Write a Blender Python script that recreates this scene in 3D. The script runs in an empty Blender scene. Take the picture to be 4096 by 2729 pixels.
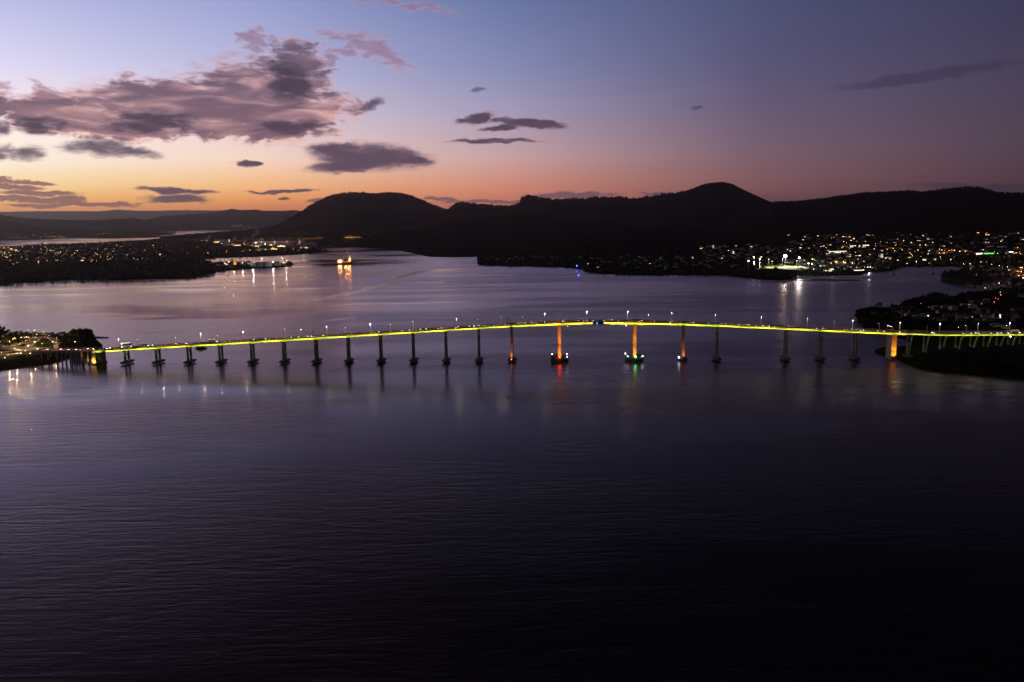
import bpy, bmesh, math, random
import numpy as np
from mathutils import Vector, Matrix
from mathutils.bvhtree import BVHTree
from mathutils import noise as mnoise

random.seed(7)
RNG = np.random.default_rng(11)
SC = bpy.context.scene
COL = SC.collection
PI = math.pi

# ------------------------------------------------------------------ camera
CAMH = 186.47
PITCH, ROLL = 0.157259, -0.016954
FPX, CX, CY = 3184.0, 2048.0, 1364.5          # focal length and centre in pixels of the 4096 wide photograph
_F = np.array([0, math.cos(PITCH), -math.sin(PITCH)])
_R0 = np.array([1.0, 0, 0]); _U0 = np.cross(_R0, _F)
_R = math.cos(ROLL) * _R0 + math.sin(ROLL) * _U0
_U = -math.sin(ROLL) * _R0 + math.cos(ROLL) * _U0
cam_d = bpy.data.cameras.new('camera')
cam = bpy.data.objects.new('camera', cam_d)
COL.objects.link(cam)
cam.matrix_world = Matrix(((_R[0], _U[0], -_F[0], 0), (_R[1], _U[1], -_F[1], 0), (_R[2], _U[2], -_F[2], CAMH), (0, 0, 0, 1)))
cam_d.sensor_width = 36.0
cam_d.lens = FPX / 4096 * 36
cam_d.clip_start = 1.0
cam_d.clip_end = 200000.0
SC.camera = cam

# ------------------------------------------------------------------ view + sampling settings
SC.render.engine = 'CYCLES'
SC.view_settings.view_transform = 'Standard'
SC.view_settings.look = 'None'
SC.view_settings.exposure = 0.0
SC.view_settings.gamma = 1.0
SC.view_settings.use_curve_mapping = False
cy = SC.cycles
cy.use_denoising = True
cy.max_bounces = 5
cy.diffuse_bounces = 2
cy.glossy_bounces = 3
cy.transmission_bounces = 3
cy.volume_bounces = 0
cy.transparent_max_bounces = 8
cy.sample_clamp_indirect = 1.5
cy.sample_clamp_direct = 0.0
cy.use_light_tree = True
cy.caustics_reflective = False
cy.caustics_refractive = False
try:
    cy.volume_step_rate = 4.0
    cy.volume_max_steps = 128
except Exception:
    pass


# ------------------------------------------------------------------ node helpers
def lin(c):
    return tuple(((v / 255) / 12.92) if v / 255 <= 0.04045 else (((v / 255) + 0.055) / 1.055) ** 2.4 for v in c)


class NT:
    def __init__(s, tree):
        s.t = tree; s.n = tree.nodes; s.l = tree.links

    def new(s, typ, **kw):
        nd = s.n.new(typ)
        for k, v in kw.items():
            setattr(nd, k, v)
        return nd

    def link(s, a, b):
        s.l.new(a, b)

    def put(s, sock, v):
        if isinstance(v, bpy.types.NodeSocket):
            s.l.new(v, sock)
        elif v is not None:
            sock.default_value = v

    def math(s, op, a, b=None, c=None, clamp=False):
        nd = s.new('ShaderNodeMath', operation=op, use_clamp=clamp)
        s.put(nd.inputs[0], a); s.put(nd.inputs[1], b)
        if c is not None: s.put(nd.inputs[2], c)
        return nd.outputs[0]

    def mapr(s, v, a, b, c=0.0, d=1.0, smooth=False):
        nd = s.new('ShaderNodeMapRange', interpolation_type='SMOOTHSTEP' if smooth else 'LINEAR')
        for i, x in enumerate((v, a, b, c, d)): s.put(nd.inputs[i], x)
        return nd.outputs[0]

    def noise(s, vec, scale, detail=2, rough=0.5, dist=0.0):
        nd = s.new('ShaderNodeTexNoise')
        s.put(nd.inputs['Vector'], vec)
        nd.inputs['Scale'].default_value = scale; nd.inputs['Detail'].default_value = detail
        nd.inputs['Roughness'].default_value = rough; nd.inputs['Distortion'].default_value = dist
        return nd.outputs['Fac']

    def mapping(s, vec, loc=(0, 0, 0), rot=(0, 0, 0), sc=(1, 1, 1)):
        nd = s.new('ShaderNodeMapping')
        s.put(nd.inputs['Vector'], vec)
        nd.inputs['Location'].default_value = loc; nd.inputs['Rotation'].default_value = rot; nd.inputs['Scale'].default_value = sc
        return nd.outputs[0]

    def mix(s, f, a, b, blend='MIX'):
        nd = s.new('ShaderNodeMix', data_type='RGBA', blend_type=blend)
        s.put(nd.inputs[0], f); s.put(nd.inputs[6], a); s.put(nd.inputs[7], b)
        return nd.outputs[2]

    def ramp(s, f, stops):
        nd = s.new('ShaderNodeValToRGB')
        cr = nd.color_ramp
        while len(cr.elements) < len(stops): cr.elements.new(0.5)
        for e, (p, c) in zip(cr.elements, stops):
            e.position = p; e.color = (*c[:3], 1)
        s.put(nd.inputs[0], f)
        return nd.outputs[0]

    def combine(s, x, y, z):
        nd = s.new('ShaderNodeCombineXYZ')
        for i, v in enumerate((x, y, z)): s.put(nd.inputs[i], v)
        return nd.outputs[0]


# ------------------------------------------------------------------ world: dusk sky, afterglow to the left, clouds
world = bpy.data.worlds.new('World')
SC.world = world
world.use_nodes = True
wt = NT(world.node_tree)
wt.n.clear()
tc = wt.new('ShaderNodeTexCoord')
sep = wt.new('ShaderNodeSeparateXYZ'); wt.link(tc.outputs['Generated'], sep.inputs[0])
X, Y, Z = sep.outputs
az = wt.math('MULTIPLY', wt.math('ARCTAN2', X, Y), 180 / PI)              # degrees, 0 ahead, negative to the left (west)
el = wt.math('MULTIPLY', wt.math('ARCSINE', Z), 180 / PI)
elf = wt.mapr(el, -4.0, 32.0)


def ep(e): return max(0.0, min(1.0, (e + 4) / 36))


def skyramp(stops, f=elf):
    return wt.ramp(f, [(ep(e), tuple(v / 255 for v in c)) for e, c in stops])   # display values; made linear once, after all mixing


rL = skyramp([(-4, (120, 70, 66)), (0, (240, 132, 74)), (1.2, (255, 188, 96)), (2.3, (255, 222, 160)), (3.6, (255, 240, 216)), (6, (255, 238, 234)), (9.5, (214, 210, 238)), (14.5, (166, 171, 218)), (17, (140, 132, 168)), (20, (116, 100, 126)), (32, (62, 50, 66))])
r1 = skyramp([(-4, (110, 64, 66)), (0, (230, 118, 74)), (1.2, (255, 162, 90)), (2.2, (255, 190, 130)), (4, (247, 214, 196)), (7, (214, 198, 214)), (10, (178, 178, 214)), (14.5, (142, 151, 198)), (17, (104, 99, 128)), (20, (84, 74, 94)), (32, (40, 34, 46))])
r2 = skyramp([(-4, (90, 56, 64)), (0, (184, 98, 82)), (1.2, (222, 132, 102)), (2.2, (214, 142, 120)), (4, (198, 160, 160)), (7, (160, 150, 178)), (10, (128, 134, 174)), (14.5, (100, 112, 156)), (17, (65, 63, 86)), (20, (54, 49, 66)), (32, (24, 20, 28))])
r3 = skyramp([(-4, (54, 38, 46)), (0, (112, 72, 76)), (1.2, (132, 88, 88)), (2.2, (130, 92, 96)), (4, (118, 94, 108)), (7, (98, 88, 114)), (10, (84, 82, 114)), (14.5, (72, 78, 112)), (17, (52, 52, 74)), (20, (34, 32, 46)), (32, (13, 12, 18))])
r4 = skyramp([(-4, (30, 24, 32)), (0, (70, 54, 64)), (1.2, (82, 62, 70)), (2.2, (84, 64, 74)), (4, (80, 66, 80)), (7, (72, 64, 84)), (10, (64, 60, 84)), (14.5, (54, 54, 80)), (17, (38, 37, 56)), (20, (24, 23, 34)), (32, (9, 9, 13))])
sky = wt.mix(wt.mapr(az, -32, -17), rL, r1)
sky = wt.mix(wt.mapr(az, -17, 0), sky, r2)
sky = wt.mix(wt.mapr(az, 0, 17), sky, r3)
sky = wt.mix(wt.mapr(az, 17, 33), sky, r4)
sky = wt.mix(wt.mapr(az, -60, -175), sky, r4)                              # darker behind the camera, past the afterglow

# clouds: ellipses in direction space with wind-torn, noise-warped edges; (az, el, half width, half height, tilt, density)
def px2ang(px, py):
    d = _F + _R * ((px - CX) / FPX) + _U * (-(py - CY) / FPX)
    d = d / np.linalg.norm(d)
    return math.degrees(math.atan2(d[0], d[1])), math.degrees(math.asin(d[2]))


def dsp(c): return tuple(v / 255 for v in c)


cv = wt.combine(az, wt.math('MULTIPLY', el, 1.9), 0.0)
n1 = wt.noise(cv, 0.55, 6, 0.6, 0.5)
n2 = wt.noise(wt.mapping(cv, loc=(7, 3, 2)), 0.55, 6, 0.6, 0.5)
nf = wt.noise(wt.mapping(cv, rot=(0, 0, 0.25), sc=(0.7, 1.3, 1)), 1.25, 7, 0.62, 0.4)
n3 = wt.noise(wt.mapping(cv, loc=(3, 9, 1), rot=(0, 0, 0.35), sc=(0.6, 1.4, 1)), 0.42, 4, 0.5, 0.9)
azw = wt.math('ADD', az, wt.math('MULTIPLY', wt.math('SUBTRACT', n1, 0.5), 5.5))
elw = wt.math('ADD', el, wt.math('MULTIPLY', wt.math('SUBTRACT', n2, 0.5), 2.8))
azs = wt.math('ADD', az, wt.math('MULTIPLY', wt.math('SUBTRACT', n1, 0.5), 2.6))
els = wt.math('ADD', el, wt.math('MULTIPLY', wt.math('SUBTRACT', n2, 0.5), 0.75))


def ell(c, hw, hh, tilt, A, E):
    a0, e0 = px2ang(*c)
    k = math.degrees(1 / FPX) * 0.93
    dx = wt.math('SUBTRACT', A, a0); dy = wt.math('SUBTRACT', E, e0)
    ct, st = math.cos(math.radians(tilt)), math.sin(math.radians(tilt))
    u = wt.math('ADD', wt.math('MULTIPLY', dx, ct / (hw * k)), wt.math('MULTIPLY', dy, st / (hw * k)))
    v = wt.math('SUBTRACT', wt.math('MULTIPLY', dy, ct / (hh * k)), wt.math('MULTIPLY', dx, st / (hh * k)))
    r = wt.math('ADD', wt.math('POWER', wt.math('ABSOLUTE', u), 2.0), wt.math('POWER', wt.math('ABSOLUTE', v), 2.0))
    return wt.math('SUBTRACT', 1.0, r)          # 1 in the middle, 0 on the edge, negative outside


def union(lst):
    o = lst[0]
    for x in lst[1:]:
        nd = wt.new('ShaderNodeMath', operation='SMOOTH_MAX'); wt.put(nd.inputs[0], o); wt.put(nd.inputs[1], x); nd.inputs[2].default_value = 0.25
        o = nd.outputs[0]
    return o


# the big torn cloud bank upper left: mauve body
body = union([ell((1060, 400), 270, 150, -8, azw, elw), ell((760, 420), 420, 95, -3, azw, elw), ell((230, 450), 330, 62, -4, azw, elw),
              ell((1180, 300), 120, 130, -30, azw, elw), ell((480, 500), 260, 60, 0, azw, elw), ell((1250, 440), 190, 60, 4, azw, elw),
              ell((1000, 515), 330, 45, 0, azw, elw)])
wisp = union([ell((1500, 195), 200, 46, -26, azw, elw), ell((1365, 130), 75, 34, -12, azw, elw), ell((1330, 235), 150, 30, 24, azw, elw), ell((1020, 160), 45, 66, 60, azw, elw),
              ell((1620, 14), 240, 24, -6, azw, elw), ell((200, 370), 190, 26, 0, azw, elw)])
dark = union([ell((590, 490), 210, 46, 4, azs, els), ell((400, 590), 120, 34, 0, azs, els), ell((500, 606), 150, 24, -6, azs, els), ell((1170, 505), 160, 36, 4, azs, els),
              ell((160, 500), 90, 34, 0, azs, els), ell((1150, 330), 110, 100, -30, azs, els), ell((-10, 510), 45, 30, 0, azs, els), ell((110, 612), 90, 26, 4, azs, els), ell((0, 610), 45, 30, 0, azs, els),
              ell((1480, 420), 75, 24, 18, azs, els)])
lens_ = union([ell((1480, 628), 250, 58, -2, azs, els), ell((1340, 595), 130, 26, 0, azs, els), ell((1400, 668), 190, 24, 2, azs, els), ell((1620, 640), 130, 26, -4, azs, els),
               ell((1905, 475), 85, 26, 12, azs, els), ell((2110, 492), 170, 20, -5, azs, els), ell((2010, 512), 90, 12, 6, azs, els), ell((1980, 565), 200, 11, -1, azs, els),
               ell((990, 656), 52, 12, -2, azs, els), 
               ell((700, 762), 160, 11, -3, azs, els), ell((700, 795), 125, 21, 0, azs, els), ell((1130, 765), 150, 7, 2, azs, els), ell((1135, 796), 36, 8, 3, azs, els)])
low = union([ell((50, 745), 120, 13, -4, azs, els), ell((150, 772), 150, 12, -3, azs, els), ell((60, 795), 190, 15, -3, azs, els), ell((270, 800), 70, 16, 0, azs, els), ell((420, 816), 130, 9, -2, azs, els), ell((240, 820), 200, 8, 0, azs, els), ell((130, 728), 80, 8, -4, azs, els), ell((10, 722), 60, 10, -6, azs, els),
             ell((1760, 797), 75, 9, -3, azs, els), ell((1850, 808), 120, 7, 0, azs, els), ell((2270, 782), 210, 18, 0, azs, els), ell((2000, 806), 280, 7, -2, azs, els), ell((2640, 776), 110, 6, -4, azs, els), ell((1260, 802), 50, 10, 4, azs, els)])
faint = union([ell((1910, 362), 40, 11, 0, azs, els), ell((2780, 434), 30, 10, 0, azs, els), ell((3700, 305), 340, 26, 4, azs, els), ell((3600, 330), 180, 14, 4, azs, els), ell((3850, 745), 190, 16, -3, azs, els), ell((4010, 750), 150, 18, 0, azs, els)])
nfc = wt.math('SUBTRACT', nf, 0.5)


def cover(f, fray, lo, hi):
    return wt.mapr(wt.math('ADD', f, wt.math('MULTIPLY', nfc, fray)), lo, hi, 0, 1, True)


def warm(a, b, lo=-30, hi=16): return wt.mix(wt.mapr(az, lo, hi), a, b)


def paint(sky_, cov, op, edge, core, k=0.75):
    """thin rims catch the afterglow, thick middles go dark"""
    thick = wt.math('ADD', wt.math('MULTIPLY', cov, k), wt.math('MULTIPLY', wt.math('SUBTRACT', n3, 0.5), 1.5))
    return wt.mix(wt.math('MULTIPLY', cov, op), sky_, wt.mix(wt.mapr(thick, 0.12, 0.82, 0, 1, True), edge, core))


def C4(*c): return (*dsp(c), 1)


sky = paint(sky, cover(wisp, 2.4, -0.3, 1.3), 0.72, C4(190, 148, 162), C4(142, 108, 132), 0.9)
sky = paint(sky, cover(wt.math('ADD', body, 0.12), 1.8, -0.4, 0.75), 0.93, wt.mix(wt.mapr(el, 5.5, 12.0), C4(228, 172, 162), C4(184, 144, 156)), wt.mix(wt.mapr(el, 5.5, 12.0), C4(112, 84, 98), C4(94, 80, 100)), 0.62)
sky = paint(sky, cover(dark, 2.0, -0.5, 1.25), 0.82, C4(130, 102, 118), C4(62, 52, 70), 0.85)
sky = paint(sky, cover(lens_, 1.1, -0.45, 0.8), 0.93, warm(C4(172, 124, 128), C4(140, 112, 128)), C4(76, 62, 80), 0.78)
sky = paint(sky, cover(low, 1.7, -0.15, 0.65), 0.86, warm(C4(186, 120, 104), C4(124, 94, 102)), warm(C4(124, 84, 90), C4(100, 78, 92)), 0.9)
cf = cover(faint, 1.4, -0.2, 0.9)
sky = wt.mix(wt.math('MULTIPLY', cf, 0.45), sky, C4(52, 48, 68))
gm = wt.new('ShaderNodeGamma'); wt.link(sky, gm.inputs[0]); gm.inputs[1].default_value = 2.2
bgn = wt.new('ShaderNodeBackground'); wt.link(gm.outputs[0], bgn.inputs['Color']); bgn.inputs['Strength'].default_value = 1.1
# the physical twilight sky underneath, sun on the horizon behind the western hills
nish = wt.new('ShaderNodeTexSky', sky_type='NISHITA')
nish.sun_disc = False
nish.sun_elevation = math.radians(1.0)
nish.sun_rotation = math.radians(-52)
nish.altitude = 190
bg2 = wt.new('ShaderNodeBackground'); wt.link(nish.outputs[0], bg2.inputs['Color']); bg2.inputs['Strength'].default_value = 0.0015
add = wt.new('ShaderNodeAddShader'); wt.link(bgn.outputs[0], add.inputs[0]); wt.link(bg2.outputs[0], add.inputs[1])
wo = wt.new('ShaderNodeOutputWorld'); wt.link(add.outputs[0], wo.inputs['Surface'])
world.cycles.sampling_method = 'MANUAL'
world.cycles.sample_map_resolution = 1024

# last warm light from the west, very weak and wide (the sun itself has set)
sun_d = bpy.data.lights.new('afterglow_sun', 'SUN')
sun_d.energy = 0.05
sun_d.angle = math.radians(20)
sun_d.color = (1.0, 0.62, 0.5)
sun = bpy.data.objects.new('afterglow_sun', sun_d); COL.objects.link(sun)
_sa, _se = math.radians(-52), math.radians(7)
sdir = Vector((math.sin(_sa) * math.cos(_se), math.cos(_sa) * math.cos(_se), math.sin(_se)))
sun.rotation_euler = sdir.to_track_quat('Z', 'Y').to_euler()

# ------------------------------------------------------------------ pixel <-> place
def ray(px, py):
    return _F + _R * ((px - CX) / FPX) + _U * (-(py - CY) / FPX)


def W(px, py, z=0.0):
    d = ray(px, py); t = (z - CAMH) / d[2]
    return np.array([0, 0, CAMH]) + d * t


def WD(px, py, D):
    d = ray(px, py); t = D / math.hypot(d[0], d[1])
    return np.array([0, 0, CAMH]) + d * t


# ------------------------------------------------------------------ materials
MATS = {}


def mat(name, col, rough=0.7, metal=0.0, var=0.25, scale=0.4, bump=0.0, col2=None, spec=0.4):
    if name in MATS: return MATS[name]
    m = bpy.data.materials.new(name); m.use_nodes = True
    t = NT(m.node_tree); b = t.n['Principled BSDF']
    tcn = t.new('ShaderNodeTexCoord')
    nz = t.noise(tcn.outputs['Object'], scale, 4, 0.6)
    c2 = col2 or tuple(v * (1 - var) for v in col)
    c1 = col if col2 else tuple(min(1, v * (1 + var)) for v in col)
    t.link(t.mix(t.mapr(nz, 0.35, 0.65), (*c2, 1), (*c1, 1)), b.inputs['Base Color'])
    b.inputs['Roughness'].default_value = rough; b.inputs['Metallic'].default_value = metal
    b.inputs['Specular IOR Level'].default_value = spec
    if bump:
        bp = t.new('ShaderNodeBump'); bp.inputs['Distance'].default_value = bump
        t.link(t.noise(tcn.outputs['Object'], scale * 5, 5, 0.65), bp.inputs['Height']); t.link(bp.outputs[0], b.inputs['Normal'])
    MATS[name] = m
    return m


def glow(name, col, strength, sampled=False):
    if name in MATS: return MATS[name]
    m = bpy.data.materials.new(name); m.use_nodes = True
    t = NT(m.node_tree); b = t.n['Principled BSDF']
    b.inputs['Base Color'].default_value = (0.5, 0.5, 0.5, 1)
    b.inputs['Emission Color'].default_value = (*col, 1)
    b.inputs['Emission Strength'].default_value = strength
    try: m.cycles.emission_sampling = 'FRONT_BACK' if sampled else 'NONE'
    except Exception: pass
    MATS[name] = m
    return m


M_conc = mat('concrete', (0.30, 0.29, 0.27), 0.85, var=0.3, scale=0.25, bump=0.03)
M_conc_dark = mat('weathered_concrete', (0.16, 0.155, 0.14), 0.9, var=0.4, scale=0.3, bump=0.05)
M_asph = mat('asphalt', (0.055, 0.054, 0.052), 0.85, var=0.3, scale=0.2)
M_line = mat('road_paint', (0.7, 0.7, 0.68), 0.6, var=0.1)
M_steel = mat('galvanised_steel', (0.55, 0.55, 0.55), 0.5, metal=0.2, var=0.12)
M_dsteel = mat('dark_steel', (0.05, 0.05, 0.055), 0.5, metal=0.4)
M_black = mat('black_rubber', (0.02, 0.02, 0.02), 0.8)
M_glassd = mat('dark_glass', (0.02, 0.025, 0.03), 0.08, spec=0.7)
M_bark = mat('bark', (0.10, 0.075, 0.055), 0.9, var=0.4, scale=1.5)
M_leaf = [mat('leaves_%s' % k, c, 0.9, var=0.45, scale=0.35, spec=0.05) for k, c in (('olive', (0.032, 0.038, 0.016)), ('dark', (0.020, 0.028, 0.013)), ('grey_green', (0.034, 0.038, 0.025)))]
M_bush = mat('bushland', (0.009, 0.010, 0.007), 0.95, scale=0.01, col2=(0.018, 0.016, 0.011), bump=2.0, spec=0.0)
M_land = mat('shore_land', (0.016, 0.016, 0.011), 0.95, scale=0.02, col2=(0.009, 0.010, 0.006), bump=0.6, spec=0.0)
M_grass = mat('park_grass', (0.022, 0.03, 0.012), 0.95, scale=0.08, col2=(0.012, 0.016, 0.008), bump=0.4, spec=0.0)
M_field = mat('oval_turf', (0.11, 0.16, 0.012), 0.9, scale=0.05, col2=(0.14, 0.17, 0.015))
M_rock = mat('shore_rock', (0.13, 0.11, 0.09), 0.9, var=0.5, scale=0.3, bump=0.3)
M_metalroof = mat('pale_roofing', (0.2, 0.2, 0.22), 0.5, var=0.2)

G_street = glow('street_lamp_white', (1.0, 0.80, 0.55), 900, True)
G_win = glow('window_warm', (1.0, 0.48, 0.15), 7)
G_winw = glow('window_white', (1.0, 0.76, 0.5), 6)
G_lw = glow('lamp_cool_white', (1.0, 0.76, 0.48), 20)
G_lo = glow('lamp_sodium', (1.0, 0.40, 0.08), 30)
G_ly = glow('lamp_warm', (1.0, 0.66, 0.32), 26)
G_lg = glow('lamp_green', (0.35, 1.0, 0.2), 20)
G_lr = glow('lamp_red', (1.0, 0.05, 0.03), 22)
G_head = glow('headlight_glow', (1.0, 0.92, 0.8), 20)
G_tail = glow('taillight_glow', (1.0, 0.07, 0.02), 11)

# ------------------------------------------------------------------ object helpers
def tag(o, label=None, cat=None, group=None, kind=None):
    if label: o['label'] = label
    if cat: o['category'] = cat
    if group: o['group'] = group
    if kind: o['kind'] = kind
    return o


def link(name, data, parent=None):
    o = bpy.data.objects.new(name, data); COL.objects.link(o)
    if parent is not None: o.parent = parent
    return o


def empty(name, loc=(0, 0, 0), rz=0.0):
    o = bpy.data.objects.new(name, None); COL.objects.link(o)
    o.location = loc; o.rotation_euler = (0, 0, rz); o.empty_display_size = 1
    return o


class MB:
    """collects simple solids as vertex/face lists with material slots"""
    def __init__(s): s.v = []; s.f = []; s.m = []; s.mats = []

    def mi(s, m):
        if m not in s.mats: s.mats.append(m)
        return s.mats.index(m)

    def poly(s, pts, faces, m):
        b = len(s.v); s.v += [tuple(map(float, p)) for p in pts]; k = s.mi(m)
        for f in faces: s.f.append([b + i for i in f]); s.m.append(k)

    def box(s, c, d, m, rz=0.0, taper=1.0):
        cx, cy_, cz = c; dx, dy, dz = d[0] / 2, d[1] / 2, d[2] / 2
        ca, sa = math.cos(rz), math.sin(rz); P = []
        for sz in (-1, 1):
            k = taper if sz > 0 else 1.0
            for sx, sy in ((-1, -1), (1, -1), (1, 1), (-1, 1)):
                x, y = sx * dx * k, sy * dy * k
                P.append((cx + x * ca - y * sa, cy_ + x * sa + y * ca, cz + sz * dz))
        s.poly(P, [(0, 3, 2, 1), (4, 5, 6, 7), (0, 1, 5, 4), (1, 2, 6, 5), (2, 3, 7, 6), (3, 0, 4, 7)], m)
        return s

    def prism(s, pts, z0, z1, m, k=1.0):
        n = len(pts); cx = sum(p[0] for p in pts) / n; cy_ = sum(p[1] for p in pts) / n
        P = [(p[0], p[1], z0) for p in pts] + [(cx + (p[0] - cx) * k, cy_ + (p[1] - cy_) * k, z1) for p in pts]
        F = [tuple(reversed(range(n))), tuple(range(n, 2 * n))] + [(i, (i + 1) % n, n + (i + 1) % n, n + i) for i in range(n)]
        s.poly(P, F, m); return s

    def cyl(s, c, r, z0, z1, m, n=10, r2=None):
        r2 = r if r2 is None else r2
        P = [(c[0] + r * math.cos(2 * PI * i / n), c[1] + r * math.sin(2 * PI * i / n), z0) for i in range(n)]
        P += [(c[0] + r2 * math.cos(2 * PI * i / n), c[1] + r2 * math.sin(2 * PI * i / n), z1) for i in range(n)]
        F = [tuple(reversed(range(n))), tuple(range(n, 2 * n))] + [(i, (i + 1) % n, n + (i + 1) % n, n + i) for i in range(n)]
        s.poly(P, F, m); return s

    def tube(s, a, b, r, m, n=6, r2=None):
        a, b = Vector(a), Vector(b); r2 = r if r2 is None else r2
        d = (b - a).normalized(); u = d.orthogonal().normalized(); w = d.cross(u)
        P = [a + (u * math.cos(2 * PI * i / n) + w * math.sin(2 * PI * i / n)) * r for i in range(n)]
        P += [b + (u * math.cos(2 * PI * i / n) + w * math.sin(2 * PI * i / n)) * r2 for i in range(n)]
        F = [tuple(reversed(range(n))), tuple(range(n, 2 * n))] + [(i, (i + 1) % n, n + (i + 1) % n, n + i) for i in range(n)]
        s.poly(P, F, m); return s

    def ball(s, c, r, m, n=6, k=1.0):
        P = [(c[0], c[1], c[2] - r * k)]; F = []
        rings = (-0.55, 0.0, 0.55)
        for q in rings:
            a = math.asin(q) if abs(q) < 1 else 0
            for i in range(n):
                P.append((c[0] + r * math.cos(a) * math.cos(2 * PI * i / n), c[1] + r * math.cos(a) * math.sin(2 * PI * i / n), c[2] + r * k * q))
        P.append((c[0], c[1], c[2] + r * k)); T = len(P) - 1
        for i in range(n):
            F.append((0, 1 + (i + 1) % n, 1 + i)); F.append((T, T - n + i, T - n + (i + 1) % n))
            for j in range(2):
                a = 1 + j * n
                F.append((a + i, a + (i + 1) % n, a + n + (i + 1) % n, a + n + i))
        s.poly(P, F, m); return s

    def mesh(s, name, smooth=False):
        me = bpy.data.meshes.new(name)
        me.from_pydata(s.v, [], s.f)
        for m in s.mats: me.materials.append(m)
        me.polygons.foreach_set('material_index', s.m)
        if smooth: me.polygons.foreach_set('use_smooth', [True] * len(s.f))
        me.update()
        return me

    def build(s, name, parent=None, smooth=False):
        return link(name, s.mesh(name, smooth), parent)


def npmesh(name, V, F, mats, mi=None, smooth=False):
    me = bpy.data.meshes.new(name)
    V = np.asarray(V, dtype=np.float32); F = np.asarray(F, dtype=np.int32); n, k = F.shape
    me.vertices.add(len(V)); me.vertices.foreach_set('co', V.ravel())
    me.loops.add(n * k); me.loops.foreach_set('vertex_index', F.ravel())
    me.polygons.add(n); me.polygons.foreach_set('loop_start', np.arange(0, n * k, k, dtype=np.int32))
    me.polygons.foreach_set('loop_total', np.full(n, k, dtype=np.int32))
    for m in mats: me.materials.append(m)
    if mi is not None: me.polygons.foreach_set('material_index', np.asarray(mi, dtype=np.int32))
    if smooth: me.polygons.foreach_set('use_smooth', np.ones(n, dtype=bool))
    me.update(calc_edges=True)
    return me


def copy_tree(o, parent=None):
    c = o.copy(); COL.objects.link(c)
    if parent is not None: c.parent = parent
    for ch in list(o.children): copy_tree(ch, c)
    return c


def cam_dist(p): return math.hypot(p[0], p[1])

# ------------------------------------------------------------------ haze: one closed box of even thin air round camera and scene
HZ = 46000.0
hb = MB(); hm = bpy.data.materials.new('thin_haze'); hm.use_nodes = True
ht = NT(hm.node_tree); ht.n.clear()
pv = ht.new('ShaderNodeVolumePrincipled')
pv.inputs['Color'].default_value = (0.86, 0.82, 0.90, 1); pv.inputs['Density'].default_value = 1.6e-5
pv.inputs['Anisotropy'].default_value = 0.88
ho = ht.new('ShaderNodeOutputMaterial'); ht.link(pv.outputs[0], ho.inputs['Volume'])
hb.box((0, 12000, 449), (2 * HZ, 2 * HZ - 24000, 902), hm)
haze = hb.build('haze'); tag(haze, kind='stuff')

# ------------------------------------------------------------------ water
wm = bpy.data.materials.new('river_water'); wm.use_nodes = True
t = NT(wm.node_tree); t.n.clear()
# tannin-brown estuary water: dark body, Fresnel mirror with a faint rosy cast
dfn = t.new('ShaderNodeBsdfDiffuse'); dfn.inputs['Color'].default_value = (0.010, 0.006, 0.007, 1)
gln = t.new('ShaderNodeBsdfGlossy'); gln.inputs['Color'].default_value = (1.0, 0.90, 0.955, 1)
frn = t.new('ShaderNodeFresnel'); frn.inputs['IOR'].default_value = 1.333
mxs = t.new('ShaderNodeMixShader'); t.link(frn.outputs[0], mxs.inputs[0]); t.link(dfn.outputs[0], mxs.inputs[1]); t.link(gln.outputs[0], mxs.inputs[2])
wmo = t.new('ShaderNodeOutputMaterial'); t.link(mxs.outputs[0], wmo.inputs['Surface'])
tcn = t.new('ShaderNodeTexCoord'); P = tcn.outputs['Object']
patch = t.noise(t.mapping(P, rot=(0, 0, 0.10), sc=(0.0011, 0.0042, 1)), 1.0, 4, 0.55, 0.8)      # calm slicks and wind lanes
patch2 = t.noise(t.mapping(P, rot=(0, 0, -0.12), sc=(0.004, 0.02, 1)), 1.0, 3, 0.5, 0.3)
pm = t.math('ADD', t.math('MULTIPLY', patch, 0.7), t.math('MULTIPLY', patch2, 0.3))
def ridged(v): return t.math('SUBTRACT', 1.0, t.math('ABSOLUTE', t.math('SUBTRACT', t.math('MULTIPLY', v, 2.0), 1.0)))


swell = ridged(t.noise(t.mapping(P, rot=(0, 0, -0.20), sc=(0.016, 0.085, 1)), 1.0, 2, 0.5, 0.4))
chop = ridged(t.noise(t.mapping(P, rot=(0, 0, -0.16), sc=(0.04, 0.21, 1)), 1.0, 2, 0.5, 0.3))
chop2 = t.noise(t.mapping(P, rot=(0, 0, 0.25), sc=(0.25, 0.85, 1)), 1.0, 2, 0.5)
hgt = t.math('ADD', t.math('MULTIPLY', swell, 0.25), t.math('ADD', t.math('MULTIPLY', chop, 0.17), t.math('MULTIPLY', chop2, 0.10)))
bp = t.new('ShaderNodeBump'); bp.inputs['Strength'].default_value = 1.0
sx = t.new('ShaderNodeSeparateXYZ'); t.link(P, sx.inputs[0])
up = t.mapr(sx.outputs[1], 1500.0, 6000.0, 1.0, 0.7)
t.link(t.math('MULTIPLY', t.mapr(pm, 0.40, 0.60, 0.14, 1.0, True), up), bp.inputs['Distance'])
t.link(hgt, bp.inputs['Height']); t.link(bp.outputs[0], gln.inputs['Normal']); t.link(bp.outputs[0], frn.inputs['Normal'])
wind = t.mapr(sx.outputs[0], -800.0, 300.0, 0.0, 1.0, True)                                    # sheltered on the left, breezy in mid river
t.link(t.math('MULTIPLY', t.math('ADD', t.mapr(pm, 0.42, 0.60, 0.05, 0.15, True), t.math('MULTIPLY', wind, 0.20)), t.mapr(up, 0.7, 1.0, 1.2, 1.0)), gln.inputs['Roughness'])
wb = MB(); wb.poly([(-45000, -9000, 0), (45000, -9000, 0), (45000, 45000, 0), (-45000, 45000, 0)], [(0, 1, 2, 3)], wm)
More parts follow.
